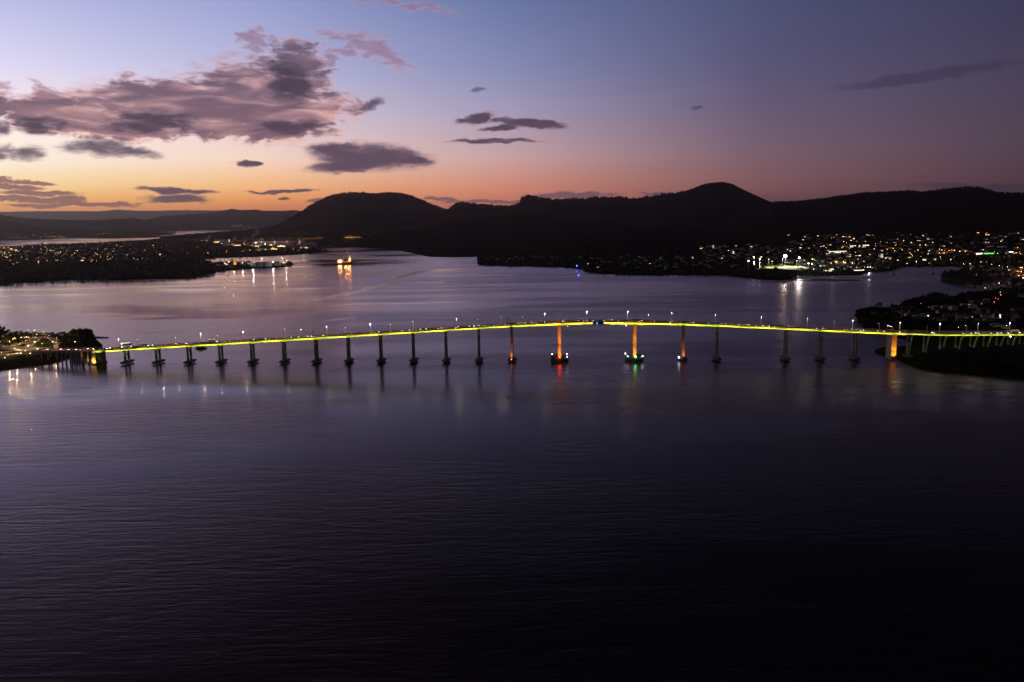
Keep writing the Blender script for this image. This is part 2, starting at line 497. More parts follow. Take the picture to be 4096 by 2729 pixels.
water = wb.build('water'); tag(water, kind='structure')
sb = MB(); sb.poly([(-45000, -9000, -0.6), (45000, -9000, -0.6), (45000, 45000, -0.6), (-45000, 45000, -0.6)], [(0, 1, 2, 3)], mat('river_bed', (0.02, 0.02, 0.018), 0.9))

# old boat wakes: smooth slicks that mirror the low sky
wk = bpy.data.materials.new('wake_slick'); wk.use_nodes = True
t2 = NT(wk.node_tree); b2 = t2.n['Principled BSDF']; b2.inputs['Base Color'].default_value = (0.02, 0.016, 0.018, 1); b2.inputs['IOR'].default_value = 1.333; b2.inputs['Roughness'].default_value = 0.05
tcw = t2.new('ShaderNodeTexCoord'); bw = t2.new('ShaderNodeBump'); bw.inputs['Distance'].default_value = 0.12
t2.link(t2.noise(t2.mapping(tcw.outputs['Object'], sc=(0.03, 0.15, 1)), 1.0, 2), bw.inputs['Height']); t2.link(bw.outputs[0], b2.inputs['Normal'])
for pts_, wpx in (([(1140, 1229), (1171, 1218), (1237, 1206), (1302, 1194), (1338, 1182), (1409, 1173), (1457, 1158), (1516, 1143), (1564, 1128), (1606, 1108), (1653, 1093), (1707, 1084), (1784, 1079), (1903, 1076)], 7.5),
                  ([(1165, 1242), (1278, 1229.6), (1385, 1218), (1480, 1216), (1605, 1216), (1754, 1210), (2063, 1206)], 2.6), ([(1249, 1301), (1296, 1286), (1350, 1277), (1421, 1271)], 3.4), ([(1560, 1130), (1660, 1132), (1800, 1129)], 2.0)):
    mb = MB(); V = []; n = len(pts_)
    fine = []
    for i in range(n - 1):
        for k in range(8):
            u = k / 8; fine.append((pts_[i][0] * (1 - u) + pts_[i + 1][0] * u, pts_[i][1] * (1 - u) + pts_[i + 1][1] * u))
    fine.append(pts_[-1]); n = len(fine); fx = np.convolve(np.pad([q[0] for q in fine], 4, 'edge'), np.ones(9) / 9, 'valid'); fy_ = np.convolve(np.pad([q[1] for q in fine], 4, 'edge'), np.ones(9) / 9, 'valid')
    for i in range(n):
        w = wpx * (0.15 + math.sin(PI * (i + 0.3) / n) ** 0.8) * (0.75 + 0.5 * mnoise.noise(Vector((i * 0.31, wpx, 0))))
        V += [tuple(W(fx[i], fy_[i] + w)[:2]) + (0.02,), tuple(W(fx[i], fy_[i] - w)[:2]) + (0.02,)]
    mb.poly(V, [(2 * i, 2 * i + 2, 2 * i + 3, 2 * i + 1) for i in range(n - 1)], wk)
    o = mb.build('boat_wake'); tag(o, kind='stuff')

# ------------------------------------------------------------------ land: surfaces lofted between shore lines and ridge lines
LANDS = []


def rz(pts): return ('z', pts)
def rd(pts, D): return ('d', pts, D)


def rail_points(rail, xs):
    pts = rail[1]
    px = np.array([p[0] for p in pts], float); py = np.array([p[1] for p in pts], float)
    yy = np.interp(xs, px, py)
    out = []
    if rail[0] == 'z':
        zz = np.interp(xs, px, np.array([p[2] if len(p) > 2 else 0.0 for p in pts], float))
        for x, y, z in zip(xs, yy, zz): out.append(W(x, y, z))
    else:
        D = rail[2]
        dd = np.interp(xs, px, np.array([p[2] if len(p) > 2 else D for p in pts], float))
        for x, y, d in zip(xs, yy, dd): out.append(WD(x, y, d))
    return np.array(out)


def fbm(x, y, z=0.0, o=4):
    s = 0.0; a = 1.0
    for _ in range(o):
        s += a * mnoise.noise(Vector((x, y, z))); x *= 2.03; y *= 2.03; a *= 0.5
    return s


def terrain(name, x0, x1, rails, subs, m, dx=6.0, amp=0.0, freq=0.01, powr=1.0, back=None, jag=0.0):
    xs = np.arange(x0, x1 + dx, dx)
    R = [rail_points(r, xs) for r in rails]
    front = R[0].copy(); L = np.hypot(front[:, 0], front[:, 1])
    k = (L - 4.0) / L; front[:, 0] *= k; front[:, 1] *= k; front[:, 2] = -1.5
    rows = [front, R[0]]
    for i in range(1, len(R)):
        n = subs[i - 1]
        for j in range(1, n + 1):
            u = j / n; q = R[i - 1] * (1 - u) + R[i] * u
            pw = powr[i - 1] if isinstance(powr, (list, tuple)) else powr
            uz = u ** pw
            q[:, 2] = R[i - 1][:, 2] * (1 - uz) + R[i][:, 2] * uz
            if amp and not (i == len(R) - 1 and j == n):
                w = math.sin(PI * min(1, u)) * amp if j < n else 0.0
                if w:
                    for c in range(len(q)): q[c, 2] += w * fbm(q[c, 0] * freq, q[c, 1] * freq)
            if jag and i == len(R) - 1 and j == n:
                for c in range(len(q)): q[c, 2] += jag * fbm(xs[c] * 0.05, 3.0)
            rows.append(q)
    if back:
        last = rows[-1]; L = np.hypot(last[:, 0], last[:, 1])
        for dist, fz in back:
            q = last.copy(); k = (L + dist) / L; q[:, 0] *= k; q[:, 1] *= k
            q[:, 2] = last[:, 2] * fz - (3 if fz == 0 else 0)
            rows.append(q)
    V = np.concatenate(rows); n = len(xs); nr = len(rows)
    I = np.arange(nr * n).reshape(nr, n)
    Fq = np.stack([I[:-1, :-1].ravel(), I[:-1, 1:].ravel(), I[1:, 1:].ravel(), I[1:, :-1].ravel()], 1)
    me = npmesh(name, V, Fq, [m], smooth=True)
    o = link(name, me); tag(o, kind='structure')
    LANDS.append((o, [tuple(map(float, v)) for v in V], [tuple(map(int, f)) for f in Fq]))
    return o


# farthest ranges
A_ = [(-700, 850), (0, 848), (150, 845), (400, 845), (476, 838), (544, 843), (612, 844), (700, 841), (866, 842), (1000, 843), (1195, 843), (1500, 846), (4700, 850)]
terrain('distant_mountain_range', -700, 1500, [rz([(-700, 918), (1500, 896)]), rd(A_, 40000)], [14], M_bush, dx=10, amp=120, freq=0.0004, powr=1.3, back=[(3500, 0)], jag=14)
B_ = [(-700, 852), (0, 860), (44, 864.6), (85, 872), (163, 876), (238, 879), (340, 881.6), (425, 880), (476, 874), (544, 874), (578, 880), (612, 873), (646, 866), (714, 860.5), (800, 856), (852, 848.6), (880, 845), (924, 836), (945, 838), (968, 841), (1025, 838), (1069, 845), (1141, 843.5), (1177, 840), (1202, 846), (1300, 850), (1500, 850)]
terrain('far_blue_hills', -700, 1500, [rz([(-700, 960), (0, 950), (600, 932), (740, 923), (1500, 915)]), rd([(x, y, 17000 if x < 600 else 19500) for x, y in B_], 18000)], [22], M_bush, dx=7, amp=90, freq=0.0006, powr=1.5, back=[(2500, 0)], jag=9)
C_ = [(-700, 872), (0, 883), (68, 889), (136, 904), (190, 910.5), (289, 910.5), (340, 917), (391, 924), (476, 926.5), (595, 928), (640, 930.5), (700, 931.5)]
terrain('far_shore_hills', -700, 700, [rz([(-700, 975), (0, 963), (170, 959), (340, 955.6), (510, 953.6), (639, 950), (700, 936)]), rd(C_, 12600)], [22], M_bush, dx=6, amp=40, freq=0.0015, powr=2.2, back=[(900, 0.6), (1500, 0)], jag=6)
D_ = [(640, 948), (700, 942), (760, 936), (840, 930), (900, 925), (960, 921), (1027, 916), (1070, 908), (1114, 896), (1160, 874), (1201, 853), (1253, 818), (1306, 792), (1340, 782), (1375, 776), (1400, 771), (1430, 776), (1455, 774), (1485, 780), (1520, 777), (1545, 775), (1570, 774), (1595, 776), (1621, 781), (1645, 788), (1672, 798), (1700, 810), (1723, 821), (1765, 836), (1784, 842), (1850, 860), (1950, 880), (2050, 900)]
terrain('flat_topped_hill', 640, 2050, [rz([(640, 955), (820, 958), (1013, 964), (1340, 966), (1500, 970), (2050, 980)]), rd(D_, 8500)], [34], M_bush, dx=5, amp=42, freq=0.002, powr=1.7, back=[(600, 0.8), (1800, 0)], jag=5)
E_ = [(1700, 862), (1740, 852), (1765, 845), (1784, 840), (1805, 830), (1825, 819), (1850, 812.6), (1876, 818), (1931, 822), (1995, 826.6), (2037, 829), (2060, 824), (2078, 815), (2084, 799), (2095, 789), (2110, 786), (2125, 788), (2165, 793), (2220, 802), (2250, 800), (2292, 797), (2335, 799), (2376, 792.6), (2430, 791), (2491, 791), (2534, 797), (2597, 787), (2661, 776.5), (2703, 773), (2746, 763), (2767, 756), (2810, 738), (2844, 731), (2870, 729), (2895, 728), (2929, 736), (2963, 753), (3022, 781), (3065, 800), (3094, 811), (3128, 815), (3250, 840)]
terrain('ridge_with_bluff', 1700, 3250, [rz([(1700, 985), (3250, 905)]), rd(E_, 7600)], [30], M_bush, dx=5, amp=45, freq=0.002, powr=1.5, back=[(600, 0.8), (2500, 0)], jag=4)
G_ = [(2560, 930), (2700, 918), (2850, 890), (2950, 862), (3040, 832), (3094, 814), (3128, 813), (3206, 809), (3260, 803), (3311, 797), (3396, 784.6), (3460, 776), (3544, 774), (3637, 768.5), (3692, 774), (3725, 768), (3756, 765.6), (3819, 759), (3870, 753), (3912, 755), (3946, 763), (3988, 776), (4096, 779), (4700, 792)]
bay = [(2560, 1060), (2950, 1085), (3184, 1104), (3300, 1104), (3438, 1100), (3481, 1088), (3560, 1083), (3590, 1072), (3605, 1067), (3650, 1065), (3840, 1065), (3883, 1069), (3920, 1078), (4096, 1095), (4700, 1120)]
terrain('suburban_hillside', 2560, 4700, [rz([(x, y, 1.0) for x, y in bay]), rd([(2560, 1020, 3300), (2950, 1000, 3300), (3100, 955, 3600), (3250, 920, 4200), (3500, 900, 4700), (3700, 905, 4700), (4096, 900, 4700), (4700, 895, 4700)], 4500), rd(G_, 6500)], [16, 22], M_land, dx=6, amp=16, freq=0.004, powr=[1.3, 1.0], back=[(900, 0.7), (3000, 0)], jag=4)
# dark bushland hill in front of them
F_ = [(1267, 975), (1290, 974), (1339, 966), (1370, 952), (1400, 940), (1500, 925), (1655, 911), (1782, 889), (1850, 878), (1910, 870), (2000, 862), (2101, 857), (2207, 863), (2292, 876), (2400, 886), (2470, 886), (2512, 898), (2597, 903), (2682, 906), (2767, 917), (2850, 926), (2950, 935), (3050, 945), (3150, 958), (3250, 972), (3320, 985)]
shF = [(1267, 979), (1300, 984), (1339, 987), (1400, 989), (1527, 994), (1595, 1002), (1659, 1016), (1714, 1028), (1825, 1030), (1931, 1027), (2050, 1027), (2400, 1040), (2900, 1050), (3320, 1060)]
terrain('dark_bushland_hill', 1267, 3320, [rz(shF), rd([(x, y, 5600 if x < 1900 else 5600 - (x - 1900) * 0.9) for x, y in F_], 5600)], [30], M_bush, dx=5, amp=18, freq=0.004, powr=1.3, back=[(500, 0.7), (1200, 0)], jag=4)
# low peninsula with houses, the oval at its end
shH = [(1909, 1056), (1918, 1061), (1939, 1063), (2037, 1065), (2250, 1069.6), (2300, 1073), (2331, 1078), (2338, 1086), (2364, 1093), (2449, 1098.5), (2597, 1101), (2725, 1100), (2895, 1101.5), (2980, 1110), (3043, 1118), (3107, 1122), (3150, 1119), (3175, 1113), (3186, 1108), (3300, 1106)]
topH = [(1909, 1054, 1), (1925, 1049, 3), (1960, 1042, 5), (2037, 1032, 9), (2200, 1022, 12), (2400, 1024, 14), (2600, 1026, 14), (2800, 1015, 18), (2950, 1012, 18), (3100, 1015, 15), (3300, 1030, 9)]
midH = [(1909, 1055, 0.6), (1960, 1055, 3), (2250, 1058, 4), (2340, 1070, 4), (2600, 1084, 5), (2800, 1085, 5), (2950, 1090, 6), (3010, 1092, 7), (3150, 1092, 7), (3200, 1094, 4), (3300, 1098, 2)]
terrain('house_covered_peninsula', 1909, 3300, [rz(shH), rz(midH), rz(topH)], [5, 9], M_land, dx=5, amp=2.0, freq=0.02, back=[(250, 1.1), (900, 1.2)])
# flat wooded suburb across the river on the left, zinc works point, tank farm point
I1f = [(-700, 1205), (0, 1142), (112, 1130), (190, 1124), (272, 1119.5), (476, 1118), (595, 1113), (748, 1108), (785, 1104), (815, 1099), (843, 1092)]
I1m = [(-700, 1100, 10), (0, 1085, 14), (300, 1078, 16), (600, 1080, 15), (748, 1085, 9), (843, 1088, 3)]
I1n = [(-700, 1020, 14), (0, 1008, 17), (300, 998, 20), (600, 985, 22), (748, 1000, 14), (843, 1055, 3)]
I1b = [(-700, 1000), (0, 989), (60, 984), (110, 980), (200, 976), (300, 973), (420, 969), (500, 963), (578, 960), (640, 953), (690, 955), (748, 1000), (760, 1042), (843, 1058)]
terrain('wooded_suburb_shore', -700, 843, [rz(I1f), rz(I1m), rz(I1n), rz([(x, y, 0.5) for x, y in I1b])], [6, 12, 6], M_land, dx=6, amp=4, freq=0.01, back=[(5, 0)])
I2f = [(690, 1060), (745, 1042), (751, 1037), (819, 1035), (938, 1031), (1074, 1026), (1193, 1019), (1230, 1015), (1278, 1011), (1318, 1007.5), (1322, 1006)]
I2m = [(690, 1025, 14), (751, 1018, 12), (938, 1012, 12), (1074, 1008, 10), (1193, 1004, 8), (1278, 1005, 4), (1318, 1006, 1), (1322, 1005.5, 0.2)]
I2b = [(690, 955), (1010, 965), (1023, 973), (1142, 978), (1200, 984), (1257, 992), (1291, 999), (1318, 1004.5), (1322, 1005)]
terrain('zinc_works_point', 690, 1322, [rz(I2f), rz(I2m), rz([(x, y, 0.6) for x, y in I2b])], [5, 12], M_land, dx=5, amp=2.5, freq=0.01, back=[(5, 0)])
I3f = [(735, 1109), (785, 1104), (843, 1092.5), (862, 1087), (951, 1081), (1023, 1075), (1108, 1071), (1138, 1066), (1160, 1061), (1178, 1058)]
I3m = [(735, 1070, 8), (843, 1070, 5), (951, 1066, 4), (1023, 1064, 4), (1108, 1061, 3), (1160, 1057, 1.5), (1178, 1056.5, 0.4)]
I3b = [(735, 1046), (800, 1050), (900, 1052), (1000, 1051), (1100, 1051), (1152, 1054), (1178, 1056)]
terrain('tank_farm_point', 735, 1178, [rz(I3f), rz(I3m), rz([(x, y, 0.4) for x, y in I3b])], [5, 5], M_land, dx=5, amp=0.6, freq=0.02, back=[(4, 0)])
qb = rz([(838, 1089, 0.5), (870, 1090, 1.2), (951, 1084, 1.2), (962, 1080, 0.5)])
# right shore behind the bridge
S10 = [(3769, 1120), (3777, 1128), (3819, 1137), (3883, 1145), (3917, 1152), (3980, 1170), (4096, 1200), (4700, 1260)]
S10m = [(3769, 1118, 0.5), (3790, 1117, 5), (3883, 1118, 8), (3960, 1118, 12), (4096, 1120, 18), (4700, 1140, 20)]
S10b = [(3769, 1117, 0.3), (3800, 1108, 1), (3830, 1100, 2), (3870, 1085, 2), (3900, 1072, 3), (4096, 1070, 10), (4700, 1080, 10)]
terrain('wooded_spit', 3769, 4700, [rz(S10), rz(S10m), rz(S10b)], [5, 5], M_land, dx=6, amp=1.0, freq=0.02, back=[(200, 0.5)])
T9f = [(3422, 1266), (3436, 1290), (3456, 1308), (3520, 1335), (3610, 1358), (3655, 1380), (3700, 1382), (3760, 1368, 10), (3900, 1366, 13), (4096, 1362, 14), (4700, 1360, 14)]
T9m = [(3422, 1264, 0.8), (3456, 1268, 8), (3520, 1280, 10), (3610, 1290, 12), (3760, 1300, 14), (4096, 1300, 18), (4700, 1300, 18)]
T9r = [(3422, 1262, 0.6), (3445, 1252, 4), (3489, 1244, 7), (3567, 1242, 9), (3604, 1236, 11), (3640, 1213, 15), (3700, 1200, 18), (3773, 1192, 20), (3841, 1194, 18), (3871, 1192, 20), (3919, 1182, 24), (4096, 1160, 30), (4700, 1150, 34)]
terrain('headland_with_houses', 3422, 4700, [rz(T9f), rz(T9m), rz(T9r)], [8, 8], M_land, dx=6, amp=1.5, freq=0.02, back=[(60, 0.8), (160, 0)])
Kf = [(3499, 1410), (3513, 1425), (3560, 1437), (3593, 1448), (3628, 1463), (3683, 1483), (3738, 1492), (3779, 1496), (3834, 1500), (3889, 1506), (3999, 1518), (4096, 1528), (4700, 1600)]
Km = [(3499, 1409, 0.4), (3560, 1420, 2.4), (3640, 1430, 3), (3700, 1440, 6), (3780, 1440, 8), (3850, 1430, 10), (3905, 1400, 13.5), (4060, 1392, 14), (4700, 1392, 14)]
Kr = [(3499, 1408.6, 0.4), (3545, 1402, 2.6), (3600, 1402, 3), (3640, 1408, 4.5), (3700, 1391, 10), (3780, 1380, 13), (3845, 1374, 14.4), (3905, 1388, 13), (3960, 1384, 13.5), (4060, 1379, 14), (4096, 1376, 14.5), (4700, 1374, 15)]
Kb = [(3499, 1408, 0.3), (3530, 1398, 0.5), (3584, 1395, 0.8), (3615, 1391, 0.8), (3650, 1385, 1.0), (3700, 1374, 9), (3760, 1364, 10), (3900, 1361, 13), (4096, 1357, 14), (4700, 1356, 14)]
terrain('grassy_point', 3499, 4700, [rz(Kf), rz(Km), rz(Kr), rz(Kb)], [6, 8, 4], M_grass, dx=5, amp=0.5, freq=0.05, back=[(20, 0.4)])
# near left shore with the interchange
Jf = [(-700, 1580), (0, 1486), (67, 1478), (120, 1468), (208, 1458), (235, 1450), (262, 1440), (300, 1430), (350, 1420), (395, 1410), (408, 1400)]
Jm = [(-700, 1500, 4), (0, 1452, 3), (110, 1444, 3), (208, 1440, 2.5), (262, 1432, 1.5), (350, 1416, 1), (408, 1399, 0.4)]
Jr = [(-700, 1420, 9), (0, 1418, 9), (110, 1418, 8), (208, 1416, 6), (262, 1412, 4), (350, 1404, 3), (395, 1394, 1.5), (408, 1392, 0.4)]
Js = [(-700, 1350, 14), (0, 1362, 12), (100, 1366, 11), (208, 1372, 8), (300, 1375, 5), (380, 1375, 3), (408, 1385, 0.4)]
Jb = [(-700, 1325, 18), (0, 1338, 10), (100, 1340, 8), (208, 1342, 6), (300, 1345, 3), (380, 1352, 1), (408, 1378, 0.3)]
terrain('interchange_shore', -700, 408, [rz(Jf), rz(Jm), rz(Jr), rz(Js), rz(Jb)], [3, 4, 6, 4], M_grass, dx=5, amp=0.3, freq=0.05, back=[(5, 0)])

_allv, _allf = [], []
for o, v, f in LANDS:
    b0 = len(_allv); _allv += v; _allf += [tuple(b0 + i for i in q) for q in f]
LBVH = BVHTree.FromPolygons(_allv, _allf)


def hit(px, py):
    """place on the land seen at that pixel, or None"""
    d = ray(px, py); loc, nn, i, ds = LBVH.ray_cast(Vector((0, 0, CAMH)), Vector(d).normalized())
    return loc


def ground(x, y, dflt=0.0):
    loc, nn, i, ds = LBVH.ray_cast(Vector((x, y, 2000)), Vector((0, 0, -1)))
    return loc.z if loc is not None else dflt


def pix(p):
    v = np.array([p[0], p[1], p[2] - CAMH]); z = v @ _F
    return CX + FPX * (v @ _R) / z, CY - FPX * (v @ _U) / z

# ------------------------------------------------------------------ the bridge line
BX0, BY0, BANG = -511.516, 1041.569, -0.0612988
BU = np.array([math.cos(BANG), math.sin(BANG)]); BN = np.array([-math.sin(BANG), math.cos(BANG)])
WIDTH = 17.5
_nodes = []                                                          # near edge of the deck, (s, x, y)
_lft = [(337, 1404, 17.6), (292, 1406.5, 16.6), (246, 1407.5, 15.7), (200, 1407, 14.9), (134, 1405, 13.8), (80, 1402, 13.0), (40, 1399, 12.5), (0, 1396, 12.0), (-120, 1387, 11.2), (-300, 1376, 11)]
_rgt = [(3779, 1339, 31.5), (3862, 1338.6, 30.9), (3944, 1338.4, 30.2), (4020, 1337.6, 29.4), (4096, 1337, 28.6), (4200, 1336, 27.4), (4420, 1335, 25)]
def _edge(s): return np.array([BX0, BY0]) + BU * s - BN * (WIDTH / 2)
pts = [(s, *_edge(s)) for s in (-34.0, 0.0, 400.0, 800.0, 990.0, 1015.0)]
s = -34.0; last = _edge(s); ll = []
for p in _lft:
    q = W(*p)[:2]; s -= np.linalg.norm(q - last); last = q; ll.append((s, q[0], q[1]))
s = 1015.0; last = _edge(s); rr = []
for p in _rgt:
    q = W(*p)[:2]; s += np.linalg.norm(q - last); last = q; rr.append((s, q[0], q[1]))
_nodes = ll[::-1] + pts + rr
_ns = np.array([n[0] for n in _nodes]); _nx = np.array([n[1] for n in _nodes]); _ny = np.array([n[2] for n in _nodes])
S_MIN, S_MAX = float(_ns[0]), float(_ns[-1])
_gs = np.arange(S_MIN, S_MAX, 1.0)
_gx = np.interp(_gs, _ns, _nx); _gy = np.interp(_gs, _ns, _ny)
_zs = [(S_MIN, 11), (ll[7][0], 12), (ll[4][0], 13.8), (ll[2][0], 15.7), (-38, 18.4), (37, 22.5), (147, 28.0), (238, 32.9), (352, 39.0), (450, 44.3), (511, 47.5), (573, 49.9), (620, 50.9), (668, 50.0), (726, 48.1), (769, 46.1), (856, 41.4), (948, 36.2), (990, 34.0), (1047, 31.6), (rr[2][0], 30.2), (rr[4][0], 28.6), (S_MAX, 25)]
_gz = np.interp(_gs, [a for a, _ in _zs], [b_ for _, b_ in _zs])
_ker = np.hanning(41); _ker /= _ker.sum()


def _smooth(a):
    p = np.concatenate([2 * a[0] - a[20:0:-1], a, 2 * a[-1] - a[-2:-22:-1]]); return np.convolve(p, _ker, 'valid')


_gx, _gy, _gz = _smooth(_gx), _smooth(_gy), _smooth(_gz)


def zt(s): return float(np.interp(s, _gs, _gz))


def PT(s, off=0.0, dz=0.0):
    """point on the bridge: s metres along, off metres in from the near edge, dz above the top of the lit girder"""
    x = np.interp(s, _gs, _gx); y = np.interp(s, _gs, _gy)
    x2 = np.interp(s + 1, _gs, _gx) - np.interp(s - 1, _gs, _gx); y2 = np.interp(s + 1, _gs, _gy) - np.interp(s - 1, _gs, _gy)
    L = math.hypot(x2, y2) or 1.0
    return np.array([x - y2 / L * off, y + x2 / L * off, zt(s) + dz])


def ang(s):
    a = PT(s - 1); b_ = PT(s + 1); return math.atan2(b_[1] - a[1], b_[0] - a[0])


def slope(s): return math.atan2(zt(s + 2) - zt(s - 2), 4)


def s_of_px(x, off=0.0, dz=0.0):
    ss = np.arange(S_MIN + 2, S_MAX - 2, 2.0)
    return float(np.interp(x, [pix(PT(q, off, dz))[0] for q in ss], ss))


def depth(s):
    d = 2.2
    for c, side in ((573.4, 38), (668.4, 38)):
        a = abs(s - c)
        if a < side: d = max(d, 2.2 + 1.9 * (1 - a / side) ** 1.6)
    if s > 1000: d = 1.7
    return d


def sweep(mb, s0, s1, sec, m, step=6.0):
    n = max(1, int(math.ceil((s1 - s0) / step))); k = None; P = []; F = []
    for i in range(n + 1):
        s = s0 + (s1 - s0) * i / n
        S = sec(s) if callable(sec) else sec
        k = len(S)
        for off, dz in S: P.append(PT(s, off, dz))
    for i in range(n):
        for j in range(k):
            a = i * k + j; b_ = i * k + (j + 1) % k
            F.append((a, b_, b_ + k, a + k))
    F.append(tuple(reversed(range(k)))); F.append(tuple(n * k + j for j in range(k)))
    mb.poly(P, F, m); return mb


PIERS = [-42.2, 0] + [42.7 * i for i in range(1, 13)] + [573.4, 668.4, 729.4, 772.1, 857.5, 900.2, 942.9, 987.5]
# index: 0 wide left pier, 1..12 two-legged, 13 slim orange, 14 red beacon, 15 green beacon, 16 slim orange, 17..20 two-legged, 21 wide right pier
PIERS = PIERS[:1] + PIERS[1:13] + [512.4] + PIERS[14:]
ORD = ['', 'first', 'second', 'third', 'fourth', 'fifth', 'sixth', 'seventh', 'eighth', 'ninth', 'tenth', 'eleventh', 'twelfth']
PNAME = ['the wide left-bank pier'] + ['the %s two-legged pier from the left' % ORD[i] for i in range(1, 13)] + \
        ['the slim orange pier left of the red beacon', 'the red-beacon pier', 'the green-beacon pier', 'the slim orange pier right of the green beacon',
         'the first two-legged pier right of centre', 'the second two-legged pier right of centre', 'the third two-legged pier right of centre', 'the last two-legged pier on the right', 'the wide right-bank pier']


def where(s, off_m=7):
    i = int(np.argmin([abs(s - p) for p in PIERS])); d = s - PIERS[i]
    if s > PIERS[-1] + 20: return '%d columns past the wide right-bank pier' % max(1, round((s - PIERS[-1]) / 20))
    if s < PIERS[0] - 12: return 'on the left viaduct, %d metres before the wide pier' % (round(-(s - PIERS[0]) / 10) * 10)
    return ('above ' if abs(d) <= off_m else 'left of ' if d < 0 else 'right of ') + PNAME[i]


bridge = empty('road_bridge', (*PT(0)[:2], 0)); bridge.location = (0, 0, 0)
tag(bridge, 'long concrete road bridge with yellow-green lit girders crossing the river on slender piers', 'bridge')
mb = MB(); sweep(mb, S_MIN + 3, S_MAX - 3, [(0.2, 0.02), (WIDTH - 0.2, 0.02), (WIDTH - 0.2, 0.34), (0.2, 0.34)], M_asph); mb.build('deck', bridge)
lm = MB()
for off in (2.35, 15.3): sweep(lm, S_MIN + 5, S_MAX - 5, [(off, 0.344), (off + 0.12, 0.344), (off + 0.12, 0.35), (off, 0.35)], M_line)
for off in (5.4, 8.7, 12.0):
    s = S_MIN + 10
    while s < S_MAX - 10:
        sweep(lm, s, s + 3, [(off, 0.344), (off + 0.14, 0.344), (off + 0.14, 0.35), (off, 0.35)], M_line, 3); s += 12
o = lm.build('lane_marking', bridge); tag(o, kind='stuff')
for off, h_ in ((0.0, 1.25), (WIDTH - 0.28, 1.2), (2.02, 0.85), (15.5, 0.85)):
    mb = MB(); sweep(mb, S_MIN + 3, S_MAX - 3, [(off, 0.0 if off in (0.0, WIDTH - 0.28) else 0.34), (off + 0.28, 0.0 if off in (0.0, WIDTH - 0.28) else 0.34), (off + 0.2, h_), (off + 0.06, h_)], M_conc)
    mb.build('parapet', bridge)
for off, h_ in ((0.1, 1.95), (WIDTH - 0.2, 2.3)):
    mb = MB()
    for zz in (h_, h_ - 0.35): sweep(mb, S_MIN + 3, S_MAX - 3, [(off, zz - 0.04), (off + 0.07, zz - 0.04), (off + 0.07, zz + 0.04), (off, zz + 0.04)], M_steel)
    s = S_MIN + 5
    while s < S_MAX - 5:
        p = PT(s, off + 0.03, 1.2); mb.box((p[0], p[1], p[2] + (h_ - 1.2) / 2), (0.07, 0.07, h_ - 1.2), M_steel, ang(s)); s += 3.0
    mb.build('railing', bridge)

spans = [(PIERS[i], PIERS[i + 1]) for i in range(len(PIERS) - 1)]
spans[13:14] = [(512.4, 573.4)]
APPR = [s_of_px(x, 4, -4) for x in (3713, 3781, 3845, 3905, 3960, 4012, 4059, 4106, 4150)]
FIRST = s_of_px(3645, 4, -6)
apsp = [PIERS[-1], FIRST] + APPR
spans += [(apsp[i], apsp[i + 1]) for i in range(len(apsp) - 1)]
M_gird = mat('painted_girder', (0.46, 0.46, 0.42), 0.55, var=0.10, scale=0.35)
for a, b_ in spans:
    cut = [(a, b_)]
    for s0, s1 in cut:
        g = MB(); sweep(g, s0 + 0.12, s1 - 0.12, lambda s: [(0.35, -depth(s)), (0.35, 0.0), (0.75, 0.0), (0.75, -depth(s))], M_gird, 4)
        o = g.build('girder', bridge)
        st = MB(); nst = max(2, int((s1 - s0) / 7.1))
        for k in range(1, nst):
            s = s0 + (s1 - s0) * k / nst; d = depth(s); p = PT(s, 0.27, -d / 2)
            st.box(tuple(p), (0.16, 0.14, d * 0.96), M_gird, ang(s))
        sweep(st, s0 + 0.2, s1 - 0.2, lambda s: [(0.12, -depth(s)), (0.345, -depth(s)), (0.345, -depth(s) + 0.14), (0.12, -depth(s) + 0.14)], M_gird, 4)
        st.build('stiffener', o)
    u = MB()
    for off in (4.6, 8.6, 12.6, 16.6): sweep(u, a + 0.12, b_ - 0.12, lambda s: [(off, -depth(s)), (off, 0.0), (off + 0.4, 0.0), (off + 0.4, -depth(s))], M_conc, 8)
    u.build('inner_beam', bridge)
mb = MB()
sweep(mb, S_MIN + 3, PIERS[0] - 4, [(0.3, -1.3), (0.3, 0.0), (WIDTH - 0.3, 0.0), (WIDTH - 0.3, -1.3)], M_conc); mb.build('viaduct_slab', bridge)


def loc_box(s, off, z0, z1, along, cross, m, mb, k=1.0):
    p = PT(s, off, 0); mb.box((p[0], p[1], (z0 + z1) / 2), (along, cross, z1 - z0), m, ang(s), k)


def lozenge(s, L, Wd, pt):
    a = ang(s); c = PT(s, WIDTH / 2)[:2]; u = np.array([math.cos(a), math.sin(a)]); n = np.array([-u[1], u[0]])
    q = [(-Wd / 2, -L / 2 + pt), (0, -L / 2), (Wd / 2, -L / 2 + pt), (Wd / 2, L / 2 - pt), (0, L / 2), (-Wd / 2, L / 2 - pt)]
    return [tuple(c + u * x + n * y) for x, y in q]


def piles(mb, s, L, Wd, z1):
    for i in range(-2, 3):
        for j in (-1, 1):
            a = ang(s); c = PT(s, WIDTH / 2)[:2]; u = np.array([math.cos(a), math.sin(a)]); n = np.array([-u[1], u[0]])
            q = c + u * j * Wd * 0.3 + n * i * L * 0.17; mb.cyl(q, 0.55, -0.55, z1, M_conc_dark, 8)


